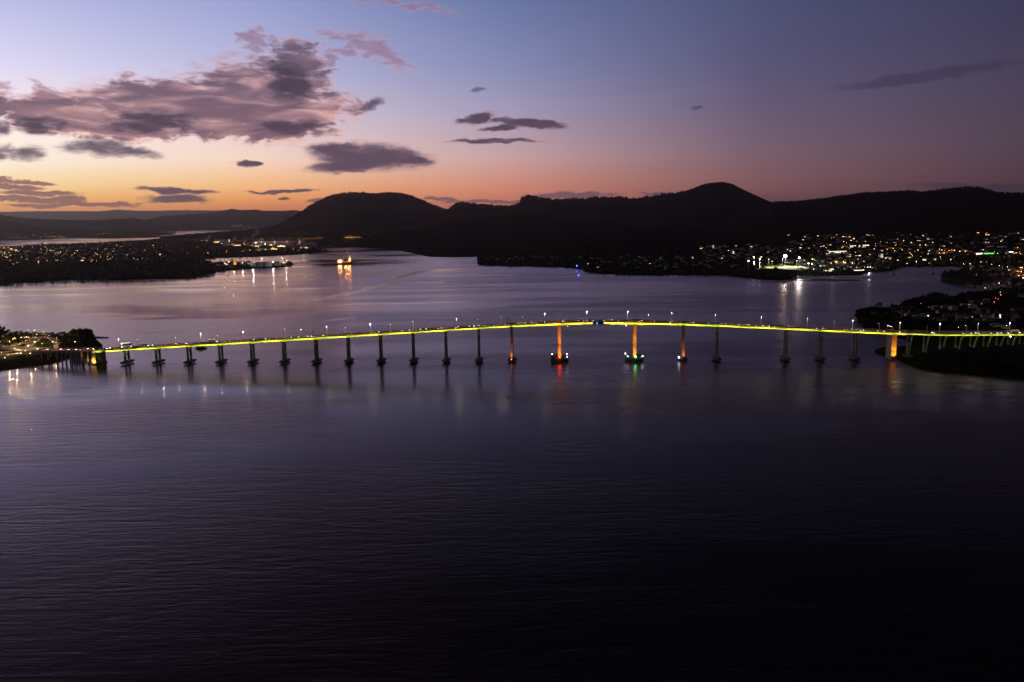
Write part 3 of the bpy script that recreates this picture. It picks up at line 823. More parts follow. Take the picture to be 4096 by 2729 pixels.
for i, s in enumerate(PIERS):
    root = empty('pier', (0, 0, 0)); root.parent = bridge
    zb = zt(s) - depth(s)
    if 1 <= i <= 12 or 17 <= i <= 20:
        z_cap = 3.3
        for off in (4.3, 13.3):
            m_ = MB(); loc_box(s, off, z_cap, zb - 1.6, 2.5, 2.0, M_conc, m_, 0.9); m_.build('leg', root)
        m_ = MB(); a = ang(s)
        p = [(1.2, zb), (16.3, zb), (15.2, zb - 1.7), (2.3, zb - 1.7)]
        P_ = [];
        for d in (-1.15, 1.15):
            for off, z in p:
                q = PT(s + d, off); P_.append((q[0], q[1], z - 0.01))
        m_.poly(P_, [(0, 1, 2, 3), (7, 6, 5, 4), (0, 4, 5, 1), (1, 5, 6, 2), (2, 6, 7, 3), (3, 7, 4, 0)], M_conc)
        m_.build('crosshead', root)
        m_ = MB(); loc_box(s, 8.8, zb - 6.2, zb - 4.9, 1.6, 7.2, M_conc, m_); 
        for off in (5.9, 11.7): loc_box(s, off, zb - 4.9, zb - 3.9, 1.5, 1.0, M_conc, m_, 0.6)
        m_.build('strut', root)
        m_ = MB(); m_.prism(lozenge(s, 27, 9.0, 3.0), 1.5, 3.3, M_conc_dark); m_.build('pile_cap', root)
        m_ = MB(); piles(m_, s, 25, 8, 1.5); tag(m_.build('piles_under_water', root), kind='stuff')
    elif i in (13, 16):
        m_ = MB(); loc_box(s, 8.75, 3.0, zb - 0.02, 3.3, 12.5, M_conc, m_, 0.94); m_.build('shaft', root)
        m_ = MB(); loc_box(s, 8.75, zb - 2.6, zb - 0.03, 3.5, 14.5, M_conc, m_); m_.build('crosshead', root)
        for off in (-0.45, WIDTH + 0.45):
            m_ = MB(); loc_box(s, off, zb + 0.02, zt(s) + 2.5, 3.6, 0.9, M_conc_dark, m_); m_.build('pylon_block', root)
        m_ = MB(); m_.prism(lozenge(s, 24, 11, 5.0), 1.2, 3.0, M_conc_dark); m_.build('pile_cap', root)
    elif i in (14, 15):
        m_ = MB(); loc_box(s, 8.75, 7.0, zb - 6.0, 4.1, 13, M_conc, m_, 0.96); m_.build('shaft', root)
        m_ = MB(); loc_box(s, 8.75, zb - 6.0, zb - 0.02, 4.0, 13.4, M_conc, m_, 1.05); m_.build('crosshead', root)
        m_ = MB(); c = lozenge(s, 34, 22.5, 7.0); m_.prism(c, 0.8, 5.2, M_conc_dark); m_.prism(lozenge(s, 32.4, 20.9, 6.6), 5.2, 5.9, M_conc_dark, 0.96); m_.build('fender', root)
        m_ = MB(); m_.prism(lozenge(s, 18, 8, 2.0), 5.9, 7.0, M_conc); m_.build('plinth', root)
        m_ = MB(); p = PT(s, 0.2, -depth(s) / 2); m_.box(tuple(p), (0.5, 0.3, depth(s)), M_dsteel, ang(s)); m_.build('joint_cover', root)
    elif i == 21:
        g0 = 1.0
        m_ = MB(); loc_box(s, 8.75, g0 - 2, zb - 0.02, 6.2, 16.6, M_conc, m_, 0.97); m_.build('shaft', root)
        m_ = MB(); loc_box(s, -0.1, zb - 1.2, zt(s) + 1.1, 6.4, 1.0, M_conc, m_); m_.build('pilaster', root)
        m_ = MB(); loc_box(s, 0.2, zt(s) + 1.3, zt(s) + 2.7, 8.6, 2.4, M_conc_dark, m_); loc_box(s, WIDTH + 0.3, zt(s) + 0.5, zt(s) + 2.0, 8.6, 2.4, M_conc_dark, m_); m_.build('lookout_bay', root)
    else:
        m_ = MB(); loc_box(s, 8.75, -0.5, zb - 0.02, 6.6, 18.0, M_conc, m_, 0.96); m_.build('shaft', root)
        m_ = MB(); loc_box(s, -0.3, zb - 1.2, zt(s) + 1.2, 6.9, 1.0, M_conc, m_); m_.build('pilaster', root)
        m_ = MB(); loc_box(s, 8.75, 0.2, 1.6, 8.2, 19.6, M_conc_dark, m_); m_.build('footing', root)

# columns of the right approach
for s in [FIRST] + APPR:
    root = empty('approach_column', (0, 0, 0)); root.parent = bridge
    zb = zt(s) - depth(s)
    for off, nm in ((14.0, 'column'), (4.2, 'column')):
        base = PT(s, off); gz = ground(base[0], base[1]) - 1.0
        m_ = MB()
        if nm and off < 10:
            a_ = PT(s - 1.4, 5.4); b2 = PT(s, 3.2); c2 = PT(s + 0.8, 1.1)
            m_.tube((a_[0], a_[1], gz), (b2[0], b2[1], zb - 3.6), 1.35, M_conc, 8, 0.85); m_.tube((b2[0], b2[1], zb - 3.6), (c2[0], c2[1], zb - 0.2), 0.85, M_conc, 8, 0.6)
            m_.tube((c2[0], c2[1], zb - 0.35), tuple(PT(s + 3.2, 0.9)[:2]) + (zb - 0.3,), 0.45, M_conc, 6, 0.35)
        else:
            m_.tube((base[0], base[1], gz), (base[0], base[1], zb - 0.1), 1.3, M_conc, 8, 0.95)
        m_.build('column', root)
    m_ = MB(); loc_box(s, 8.9, zb - 1.0, zb - 0.02, 1.4, 12.5, M_conc, m_); m_.build('crosshead', root)
m_ = MB(); p = PT(FIRST, 9); m_.box((p[0], p[1], ground(p[0], p[1]) + 0.4), (9, 15, 1.4), M_conc_dark, ang(FIRST)); m_.build('column_footing', bridge)
# columns of the left viaduct
for x in (350, 325, 303, 284, 262, 245, 227, 190, 165, 125, 86, 40):
    s = s_of_px(x, 2, -4)
    root = empty('viaduct_frame', (0, 0, 0)); root.parent = bridge
    zb = zt(s) - 1.3; wide = 1.9 if x < 200 or x in (325, 350) else 1.1
    for off in (2.4, 15.0):
        base = PT(s, off); gz = max(ground(base[0], base[1], -1.0), -1.0) - 0.6
        m_ = MB(); loc_box(s, off, gz, zb - 1.0, wide, 1.5, M_conc, m_, 0.9); m_.build('column', root)
    m_ = MB(); loc_box(s, 8.75, zb - 1.0, zb - 0.02, wide, 14.5, M_conc, m_); m_.build('crosshead', root)

# ------------------------------------------------------------------ the bridge's own lighting
def area_light(name, p, q, w, h_, energy, col, parent=None):
    d = bpy.data.lights.new(name, 'AREA'); d.shape = 'RECTANGLE'; d.size = w; d.size_y = h_; d.energy = energy; d.color = col; d.spread = math.radians(115)
    o = bpy.data.objects.new(name, d); COL.objects.link(o); o.location = p
    return o


def aim(o, target, xdir):
    z = (Vector(o.location) - Vector(target)).normalized(); x = Vector(xdir); x = (x - z * x.dot(z)).normalized(); y = z.cross(x)
    o.matrix_world = Matrix(((x.x, y.x, z.x, o.location.x), (x.y, y.y, z.y, o.location.y), (x.z, y.z, z.z, o.location.z), (0, 0, 0, 1)))


LED = (0.86, 1.0, 0.02)
rail_mb = MB()
for a, b_ in spans:
    segs = [(a, b_)]
    if b_ - a > 80 and a > 500 and a < 700: segs = [(a, 616), (629.5, b_)]
    out = []
    for s0, s1 in segs:
        n = max(1, int(round((s1 - s0) / 44)))
        for k in range(n): out.append((s0 + (s1 - s0) * k / n, s0 + (s1 - s0) * (k + 1) / n))
    for s0, s1 in out:
        sm = (s0 + s1) / 2; L = s1 - s0 - 1.2
        if L < 3: continue
        p = PT(sm, -1.5, 0.0); t_ = PT(sm, 0.35, -1.15)
        big = 1.5 if abs(sm - 620) < 110 else 1.0
        o = area_light('girder_light', tuple(p), t_, L, 0.12, 27.0 * L * big * (0.8 if sm > 1000 else 1), LED)
        q0, q1 = PT(s0 + 1, 0), PT(s1 - 1, 0)
        o.data.spread = math.radians(66 if sm < 985 else 120)
        aim(o, tuple(t_), tuple(q1 - q0))
        sweep(rail_mb, s0 + 0.6, s1 - 0.6, [(-1.62, 0.06), (-1.42, 0.06), (-1.42, 0.16), (-1.62, 0.16)], M_dsteel, 8)
    for s in np.arange(a + 4, b_ - 2, 8):
        p = PT(s, 0, 0.3); q = PT(s, -1.5, 0.11); rail_mb.tube(tuple(p), tuple(q), 0.05, M_dsteel, 4)
rail_mb.build('light_rail', bridge)


def spot(name, p, target, energy, col, size, blend=0.6, rad=0.25):
    d = bpy.data.lights.new(name, 'SPOT'); d.energy = energy; d.color = col; d.spot_size = math.radians(size); d.spot_blend = blend; d.shadow_soft_size = rad
    o = bpy.data.objects.new(name, d); COL.objects.link(o); o.location = p
    o.rotation_euler = (Vector(p) - Vector(target)).to_track_quat('Z', 'Y').to_euler()
    fx = MB(); fx.box((0, 0, 0), (0.7, 0.7, 0.5), M_dsteel); f = fx.build('floodlight_case', bridge); f.location = (p[0], p[1], p[2] - 0.55)
    return o


ORA = (1.0, 0.25, 0.008)
P13, P14, P15, P16, P21_, P0_ = PIERS[13], PIERS[14], PIERS[15], PIERS[16], PIERS[21], PIERS[0]
for s, ds in ((P14, 0), (P15, 0)):
    for off, z0, z1, e, sz in ((-6.5, 6.6, 16, 26000, 100), (-9.0, 6.6, 40, 160000, 42)):
        spot('orange_floodlight', tuple(PT(s, off)[:2]) + (z0,), tuple(PT(s, 2.2)[:2]) + (z1,), e, ORA, sz)
for s, ds in ((P13, -0.9), (P16, 0.9)):
    spot('orange_floodlight', tuple(PT(s + ds * 1.6, -2.2)[:2]) + (3.7,), tuple(PT(s + ds, 2.5)[:2]) + (12,), 9000, (1.0, 0.2, 0.006), 70)
    spot('orange_floodlight', tuple(PT(s + ds, -3.5)[:2]) + (3.7,), tuple(PT(s, 2.5)[:2]) + (38,), 9000, (1.0, 0.17, 0.005), 34)
spot('orange_floodlight', tuple(PT(P21_ + 1.2, -6.0)[:2]) + (4.0,), tuple(PT(P21_ - 0.6, 0)[:2]) + (11,), 24000, ORA, 90)
spot('orange_floodlight', tuple(PT(P21_ + 1.2, -7.0)[:2]) + (4.0,), tuple(PT(P21_, 0)[:2]) + (24,), 42000, ORA, 60)
spot('orange_floodlight', tuple(PT(P0_ - 0.5, -4.6)[:2]) + (2.2,), tuple(PT(P0_, -0.3)[:2]) + (4.2,), 16000, (1.0, 0.42, 0.03), 88)
spot('orange_floodlight', tuple(PT(P0_ - 14, -3.0)[:2]) + (2.2,), tuple(PT(P0_ - 14, 3)[:2]) + (9,), 5000, (1.0, 0.36, 0.03), 110)

# beacons and lanterns on the fenders and caps
def lantern(s, off, z, r, m, label, h_=1.0):
    p = PT(s, off); root = empty('navigation_lantern', (p[0], p[1], z)); tag(root, label, 'beacon')
    a = MB(); a.cyl((0, 0), 0.12, 0, h_, M_dsteel, 6); a.build('post', root)
    a = MB(); a.ball((0, 0, h_ + r), r, m, 8, 1.4); a.build('lamp', root)
    return root


Gred = glow('beacon_red', (1.0, 0.03, 0.01), 60, True); Ggreen = glow('beacon_green', (0.02, 1.0, 0.22), 50, True); Gwh = glow('beacon_white', (0.9, 0.95, 1.0), 18, True)
lantern(P14, -7.4, 6.2, 0.65, Gred, 'red navigation beacon low on the front of the orange pier fender')
lantern(P15, -7.4, 6.2, 0.65, Ggreen, 'green navigation beacon low on the front of the orange pier fender')
lantern(P14 - 9.6, 18, 5.9, 0.42, Gwh, 'white lamp at the far left corner of the red-beacon fender')
lantern(P14 + 9.6, 18, 5.9, 0.42, Gwh, 'white lamp at the far right corner of the red-beacon fender')
lantern(P14 + 9.6, -2, 5.9, 0.38, Gwh, 'white lamp at the near right corner of the red-beacon fender')
lantern(P15 - 10.3, 18, 5.9, 0.5, Gwh, 'white lamp at the far left corner of the green-beacon fender')
lantern(P15 - 8.9, -2, 5.9, 0.38, Gwh, 'white lamp at the near left corner of the green-beacon fender')
lantern(P15 + 9.6, -2, 5.9, 0.48, Gwh, 'white lamp at the near right corner of the green-beacon fender')
lantern(P16 - 5.2, 3, 3.0, 0.6, Gwh, 'bright white lamp on the pile cap of the slim pier right of the green beacon')
lantern(P13 - 0.2, -3.6, 3.0, 0.3, glow('beacon_pink', (1.0, 0.5, 0.35), 14), 'small pinkish lamp at the foot of the slim orange pier left of centre')


def under_lamp(px, py, m, label):
    s = s_of_px(px, 0, -depth(590)); p = PT(s, -0.2, -depth(s) - 0.5); root = empty('hanging_lantern', tuple(p)); tag(root, label, 'beacon')
    a = MB(); a.ball((0, 0, 0), 0.42, m, 8); a.build('lamp', root)
    a = MB(); a.cyl((0, 0), 0.08, 0.3, 1.1, M_dsteel, 6); a.build('bracket', root)


under_lamp(2271, 1304, glow('span_lamp_orange', (1.0, 0.45, 0.1), 8), 'orange lantern hanging under the girder right of the red-beacon pier')
under_lamp(2505, 1302, glow('span_lamp_white', (1.0, 0.85, 0.7), 12), 'white lantern hanging under the girder left of the green-beacon pier')
# dark navigation board with a blue V at mid channel
sv = s_of_px(2388, 0, -1)
nb = empty('channel_marker', tuple(PT(sv + 1.2, -0.4, -1.2)), ang(sv)); tag(nb, 'dark marker board with a glowing blue V on the girder at mid span', 'sign')
a = MB(); a.box((0, 0, 0), (13.0, 0.3, 3.2), mat('marker_board', (0.012, 0.012, 0.03), 0.5)); a.build('board', nb)
GV = glow('marker_blue', (0.06, 0.12, 1.0), 6, True)
a = MB(); a.tube((-2.1, -0.45, 1.1), (-1.2, -0.45, -1.05), 0.27, GV, 6); a.tube((-0.3, -0.45, 1.1), (-1.2, -0.45, -1.05), 0.27, GV, 6); a.build('letter', nb)

# ------------------------------------------------------------------ lamp posts on the bridge
M_polew = mat('white_post_paint', (0.8, 0.8, 0.78), 0.6, var=0.04)


def make_lamp_post(h_, arm, gm):
    root = empty('lamp_post')
    a = MB(); a.cyl((0, 0), 0.28, 0, h_, M_polew, 8, 0.2); a.cyl((0, 0), 0.4, 0, 0.35, M_steel, 8); a.build('pole', root)
    a = MB(); a.tube((0, 0, h_ - 0.1), (0, -arm, h_ + 0.35), 0.08, M_steel, 6); a.build('arm', root)
    a = MB(); a.box((0, -arm - 0.35, h_ + 0.42), (0.46, 1.08, 0.2), M_steel); o = a.build('lamp_head', root)
    a = MB(); y = -arm - 0.35
    a.poly([(-0.2, y - 0.5, h_ + 0.315), (0.2, y - 0.5, h_ + 0.315), (0.2, y + 0.45, h_ + 0.315), (-0.2, y + 0.45, h_ + 0.315), (-0.15, y - 0.42, h_ + 0.265), (0.15, y - 0.42, h_ + 0.265), (0.15, y + 0.35, h_ + 0.265), (-0.15, y + 0.35, h_ + 0.265)],
           [(0, 1, 2, 3), (7, 6, 5, 4), (0, 4, 5, 1), (1, 5, 6, 2), (2, 6, 7, 3), (3, 7, 4, 0)], gm)
    a.build('lens', o)
    return root


lp_far = make_lamp_post(11.0, 0.28, G_street); lp_near = make_lamp_post(10.3, 1.0, glow('street_lamp_shielded', (1.0, 0.80, 0.55), 450, True))
used_labels = {}


def uniq(l):
    n = used_labels.get(l, 0); used_labels[l] = n + 1
    if not n: return l
    return l + (', next' if n == 1 else ', %s' % ORD[n + 1] if n < 11 else ', farther')


FAR_X = [475, 639, 803, 973, 1140.6, 1307, 1482.5, 1654, 1827, 2004, 2180, 2347, 2510, 2685.5, 2862, 3045, 3229, 3411, 3600, 3759, 3912, 4038, 4180]
NEAR_X = [550, 700, 870, 1036, 1200, 1380, 1560, 1735, 1911, 2090, 2260, 2425.5, 2597.6, 2779, 2964, 3150, 3337.6, 3519, 3709, 3868, 4030, 4160]
first = True
for x in FAR_X:
    s = s_of_px(x, WIDTH - 0.1, 11.5); o = lp_far if first else copy_tree(lp_far); first = False
    o.location = tuple(PT(s, WIDTH - 0.5, 0.34)); o.rotation_euler = (0, 0, ang(s))
    tag(o, uniq('lamp post, far parapet, ' + where(s)), 'lamp post', 'lamp posts along the far parapet')
first = True
for x in NEAR_X:
    s = s_of_px(x, 0.5, 11); o = lp_near if first else copy_tree(lp_near); first = False
    o.location = tuple(PT(s, 0.62, 0.34)); o.rotation_euler = (0, 0, ang(s) + PI)
    tag(o, uniq('lamp post, near parapet, ' + where(s)), 'lamp post', 'lamp posts along the near parapet')
# posts standing on the left viaduct and interchange are placed later

# ------------------------------------------------------------------ sign gantries and masts
def gantry(x, kind, label):
    s = s_of_px(x, 8, 4); root = empty('sign_gantry', tuple(PT(s, 0, 0.3)), ang(s)); tag(root, label, 'gantry')
    if kind == 'cantilever':
        a = MB(); a.cyl((0, 1.0), 0.28, 0, 9.2, M_dsteel, 8); a.build('post', root)
        a = MB(); a.tube((0, 1.0, 6.0), (0.6, 9.5, 6.9), 0.14, M_dsteel); a.tube((0, 1.0, 7.3), (0.6, 9.5, 7.7), 0.14, M_dsteel); a.build('arm', root)
        for y in (5.5, 8.5):
            a = MB(); a.box((0.4, y, 7.2), (0.25, 1.7, 1.5), M_dsteel, 0.0); a.build('sign_panel', root)
    elif kind == 'mast':
        a = MB(); a.cyl((0, 0.6), 0.2, 0, 9.0, M_dsteel, 8); a.build('post', root)
        a = MB(); a.box((0.3, 0.8, 9.2), (2.1, 0.5, 1.7), M_dsteel, 0.4); a.build('sign_panel', root)
    else:
        for y in (0.4, WIDTH - 0.8):
            a = MB(); a.cyl((0, y), 0.24, 0, 7.5, M_steel, 8); a.build('post', root)
        for z in (6.6, 7.4):
            a = MB(); a.tube((0, 0.4, z), (0, WIDTH - 0.8, z), 0.12, M_steel); a.build('beam', root)
        for k in range(5):
            a = MB(); a.box((-0.25, 3 + k * 2.8, 6.9), (0.2, 1.1, 1.0), M_dsteel); o = a.build('lane_signal', root)
            a = MB(); a.ball((-0.45, 3 + k * 2.8, 6.9), 0.16, glow('lane_signal_glow', (1.0, 0.75, 0.45), 16)); a.build('lens', o)
    return root


gantry(1256, 'cantilever', 'dark cantilever sign gantry reaching over the lanes left of the seventh pier')
gantry(2031, 'mast', 'small dark round-topped sign mast beside the slim orange pier left of centre')
gantry(2741, 'cantilever', 'slanting cantilever gantry just right of the slim orange pier right of centre')
gantry(3431, 'mast', 'sign mast with lit pinkish panel near the last two-legged pier on the right')
gantry(3560, 'portal', 'portal gantry with a row of small lit lane signals at the wide right-bank pier')

# ------------------------------------------------------------------ vehicles
PAINT = {'white': (0.75, 0.75, 0.75), 'silver': (0.5, 0.5, 0.52), 'dark': (0.03, 0.03, 0.035), 'red': (0.45, 0.03, 0.025), 'blue': (0.05, 0.09, 0.22), 'grey': (0.2, 0.2, 0.21)}
for k, v in list(PAINT.items()): PAINT[k] = mat('car_paint_' + k, v, 0.3, metal=0.1, var=0.05, spec=0.6)
PROT = {}


def side_prism(mb, prof, y0, y1, m, inset=0.0):
    """profile in x,z extruded across the car"""
    n = len(prof); cx = sum(p[0] for p in prof) / n
    P_ = [(x, y0, z) for x, z in prof] + [(x, y1, z) for x, z in prof]
    if inset:
        zm = min(p[1] for p in prof); zM = max(p[1] for p in prof)
        P_ = [(x, y + (inset if y < 0 else -inset) * (z - zm) / (zM - zm), z) for x, y, z in P_]
    F_2 = [tuple(reversed(range(n))), tuple(n + i for i in range(n))] + [(i, (i + 1) % n, n + (i + 1) % n, n + i) for i in range(n)]
    mb.poly(P_, F_2, m)


SHAPES = {
    'sedan': (4.6, [(2.25, .35), (2.3, .62), (2.15, .82), (1.1, .95), (-1.55, .98), (-2.2, .95), (-2.3, .6), (-2.25, .35)], [(1.15, .94), (.45, 1.42), (-.85, 1.44), (-1.6, .97)]),
    'hatchback': (4.0, [(1.95, .35), (2.0, .65), (1.85, .85), (1.0, .98), (-1.75, 1.02), (-1.95, .95), (-2.0, .35)], [(1.05, .97), (.35, 1.48), (-1.25, 1.5), (-1.8, 1.01)]),
    'suv': (4.7, [(2.3, .4), (2.35, .8), (2.2, 1.0), (1.25, 1.12), (-2.15, 1.15), (-2.3, 1.05), (-2.3, .4)], [(1.3, 1.11), (.65, 1.75), (-1.7, 1.78), (-2.15, 1.14)]),
    'van': (5.0, [(2.45, .35), (2.5, .9), (1.85, 1.15), (1.55, 1.2), (-2.45, 1.2), (-2.5, .35)], [(1.9, 1.19), (1.15, 2.05), (-2.35, 2.1), (-2.45, 1.19)]),
}


def make_car(kind, colour):
    L, body, cab = SHAPES[kind]; root = empty(kind); m = PAINT[colour]
    a = MB(); side_prism(a, body, -0.9, 0.9, m); a.build('body', root)
    a = MB(); side_prism(a, cab, -0.82, 0.82, M_glassd, 0.16); o = a.build('cabin_glass', root)
    zt_ = max(z for x, z in cab); xs = [x for x, z in cab if z > zt_ - 0.1]
    a = MB(); a.box(((min(xs) + max(xs)) / 2, 0, zt_ + 0.025), (max(xs) - min(xs) + 0.1, 1.4, 0.05), m); a.build('roof', root)
    for x in (L * 0.3, -L * 0.3):
        for y in (-0.86, 0.86):
            w = MB(); w.tube((0, -0.11, 0), (0, 0.11, 0), 0.33, M_black, 10); q = w.build('wheel', root); q.location = (x, y, 0.33)
    for y in (-0.62, 0.62):
        h_ = MB(); h_.box((L / 2 - 0.03, y, 0.68), (0.34, 0.42, 0.24), G_head); h_.build('headlight', root)
        h_ = MB(); h_.box((-L / 2 + 0.03, y, 0.82), (0.24, 0.4, 0.22), G_tail); h_.build('taillight', root)
    return root


def make_bus():
    root = empty('bus')
    a = MB(); side_prism(a, [(6.1, .35), (6.2, 1.2), (6.2, 1.45), (-6.2, 1.45), (-6.2, .35)], -1.25, 1.25, PAINT['white']); a.build('body', root)
    a = MB(); side_prism(a, [(6.18, 1.46), (5.9, 2.75), (-6.15, 2.75), (-6.15, 1.46)], -1.2, 1.2, M_glassd); a.build('window_band', root)
    a = MB(); a.box((0, 0, 2.95), (12.0, 2.45, 0.36), PAINT['white']); a.build('roof', root)
    for x in (-4.1, -2.0, 0.1, 2.2, 4.3):
        a = MB(); a.box((x, 0, 2.1), (0.14, 2.46, 1.3), PAINT['white']); a.build('window_post', root)
    for x in (4.0, -3.2, -4.4):
        for y in (-1.15, 1.15):
            w = MB(); w.tube((0, -0.14, 0), (0, 0.14, 0), 0.5, M_black, 10); q = w.build('wheel', root); q.location = (x, y, 0.5)
    for y in (-0.95, 0.95):
        h_ = MB(); h_.box((6.15, y, 0.8), (0.25, 0.4, 0.25), G_head); h_.build('headlight', root)
        h_ = MB(); h_.box((-6.15, y, 1.0), (0.25, 0.35, 0.35), G_tail); h_.build('taillight', root)
    return root


def make_truck(n):
    root = empty('truck')
    a = MB(); side_prism(a, [(5.4, .5), (5.45, 1.6), (5.0, 2.7), (3.5, 2.75), (3.5, .5)], -1.2, 1.2, PAINT['white']); a.build('cab', root)
    a = MB(); side_prism(a, [(5.47, 1.65), (5.12, 2.45), (4.9, 2.45), (5.2, 1.65)], -1.1, 1.1, M_glassd); a.build('windscreen', root)
    a = MB(); a.box((-1.1, 0, 2.35), (8.8, 2.5, 2.7), mat('cargo_box_white', (0.72, 0.68, 0.6), 0.5, var=0.05)); a.build('cargo_box', root)
    a = MB(); a.box((0, 0, 0.8), (10.4, 1.0, 0.3), M_dsteel); a.build('chassis', root)
    for x in (4.2, -2.8, -4.2):
        for y in (-1.1, 1.1):
            w = MB(); w.tube((0, -0.15, 0), (0, 0.15, 0), 0.5, M_black, 10); q = w.build('wheel', root); q.location = (x, y, 0.5)
    for y in (-0.9, 0.9):
        h_ = MB(); h_.box((5.45, y, 0.9), (0.25, 0.4, 0.3), G_head); h_.build('headlight', root)
        h_ = MB(); h_.box((-5.45, y, 0.95), (0.2, 0.3, 0.25), G_tail); h_.build('taillight', root)
    for x in (-5, -2, 1, 3):
        h_ = MB(); h_.box((x, -1.27, 3.72), (0.3, 0.06, 0.12), G_ly); h_.build('marker_light', root)
    return root


def get(kind, colour):
    k = (kind, colour)
    if k not in PROT:
        PROT[k] = make_bus() if kind == 'bus' else make_truck(0) if kind == 'truck' else make_car(kind, colour); return PROT[k]
    return copy_tree(PROT[k])


SLAB = {'h': 'hatchback', 's': 'sedan', 'u': 'suv', 'v': 'van', 'b': 'bus', 't': 'truck'}
CL = {'w': 'white', 'S': 'silver', 'd': 'dark', 'r': 'red', 'B': 'blue', 'g': 'grey'}
# pixel column, lane (0,1 near and heading left; 2,3 far and heading right), kind, colour
CARS = """300 2 h w;312 1 s g;330 0 h d;345 3 s w;268 2 v w;250 1 h S;238 3 s g;222 1 h w;205 0 s r;186 2 u w;178 1 h r;168 0 s S;146 2 h w;
355 0 h r;368 2 s d;406 0 h d;421 2 s w;434 3 h S;452 1 s d;466 0 h r;482 3 u d;507 0 s r;519 3 h g;575 3 b w;604 3 h S;571 1 s r;640 1 s S;
669 0 h r;686 0 s r;697 3 h w;716 0 h g;738 2 h S;758 1 s r;790 1 u r;852 3 t w;893 1 h S;910 0 s d;926 1 s w;957 1 h g;1008 2 s r;1022 1 h d;1055 2 s d;1067 0 h r;1078 0 s r;
1114 1 s d;1133 1 h w;1158 2 s g;1188 2 h S;1224 2 s w;1240 2 h w;1260 0 h S;1285 2 s S;1303 1 s d;1360 1 s r;1397 0 h S;1415 1 u r;1455 2 s S;1463 1 h g;1491 1 h w;1508 2 s S;1555 2 h r;1572 1 s d;
1600 2 s w;1620 0 h r;1630 2 s d;1657 1 h S;1674 2 s d;1697 2 u d;1712 0 h g;1758 2 u d;1762 0 s S;1784 1 h w;1825 3 u r;1830 0 h S;1870 2 s d;1872 2 h d;1905 1 s w;1910 2 s w;1946 1 h d;1982 0 h d;1999 1 u w;2026 0 s r;
2066 2 u d;2080 1 u w;2094 2 h w;2134 1 s w;2154 1 u r;2172 2 s d;2220 0 h S;2243 3 u w;2260 1 s w;2306 3 v w;2326 2 u d;2352 3 h r;2357 1 u d;2380 0 s r;2422 0 h S;2441 3 s w;2480 0 h d;2546 3 b w;2563 0 s w;
2610 2 s S;2682 2 s d;2688 0 h S;2712 2 u g;2767 2 s w;2779 0 h w;2841 1 u r;2892 1 h d;2908 1 s r;2920 2 h d;2963 0 s r;2983 2 h w;3005 1 u r;3030 0 h d;3060 1 s r;3085 0 u d;3099 0 h S;
3146 2 h r;3168 2 s w;3272 0 h d;3298 1 s w;3384 0 h S;3398 2 u r;3412 2 h r;3447 0 h d;3462 1 s w;3517 1 h r;3543 0 h d;3606 0 h S;3735 1 h r;3745 0 u d;3860 0 s r;3892 0 h d;3910 1 h r;3922 0 s d;3970 0 h r;3995 0 s w;4006 0 h d;4039 0 h w;4060 2 t w;4085 1 h r"""
LANE_OFF = (4.0, 7.1, 10.4, 13.7)
occ = []
car_objs = []
for c in CARS.replace('\n', '').split(';'):
    x, ln, k, cc = c.split(); x = float(x); ln = int(ln); off = LANE_OFF[ln]
    s = s_of_px(x, off, 1.0); kind = SLAB[k]; colour = CL[cc]
    L = 13 if k in 'bt' else 5.2
    for q in occ:
        if q[1] == ln and abs(q[0] - s) < (L + q[2]) / 2: s = q[0] + ((L + q[2]) / 2 + 0.6) * (1 if s >= q[0] else -1)
    occ.append((s, ln, L))
    o = get(kind, colour); p = PT(s, off, 0.345); o.location = tuple(p)
    fw = ln >= 2
    o.rotation_euler = (0, -slope(s) if fw else slope(s), ang(s) + (0 if fw else PI))
    nm = {'suv': 'tall wagon'}.get(kind, kind)
    lb = '%s %s, %s lane, %s' % (colour, nm, ('nearest', 'second', 'third', 'farthest')[ln], where(s, 9))
    cat = 'bus' if k == 'b' else 'truck' if k == 't' else 'car'
    tag(o, uniq(lb), cat, {'bus': 'buses on the bridge', 'truck': 'trucks on the bridge', 'car': 'cars driving on the bridge'}[cat])

# ------------------------------------------------------------------ trees
def ico(sub):
    bm = bmesh.new(); bmesh.ops.create_icosphere(bm, subdivisions=sub, radius=1.0)
    v = np.array([x.co[:] for x in bm.verts]); f = np.array([[q.index for q in p.verts] for p in bm.faces]); bm.free(); return v, f


ICO1, ICO2 = ico(1), ico(2)


def blob_mesh(name, centres, radii, squash, base, mats, mi=None, jitter=0.22, rng=None):
    rng = rng or RNG
    bv, bf = base; n = len(centres); k = len(bv)
    V = bv[None] * (1 + jitter * rng.standard_normal((n, k, 1)))
    a = rng.uniform(0, 2 * PI, n); ca, sa = np.cos(a), np.sin(a)
    x = V[..., 0] * ca[:, None] - V[..., 1] * sa[:, None]; y = V[..., 0] * sa[:, None] + V[..., 1] * ca[:, None]
    V = np.stack([x, y, V[..., 2] * squash], -1) * np.asarray(radii).reshape(n, 1, 1) + np.asarray(centres)[:, None]
    F_ = bf[None] + (np.arange(n) * k)[:, None, None]
    m_i = None if mi is None else np.repeat(mi, len(bf))
    return npmesh(name, V.reshape(-1, 3), F_.reshape(-1, 3), mats, m_i)


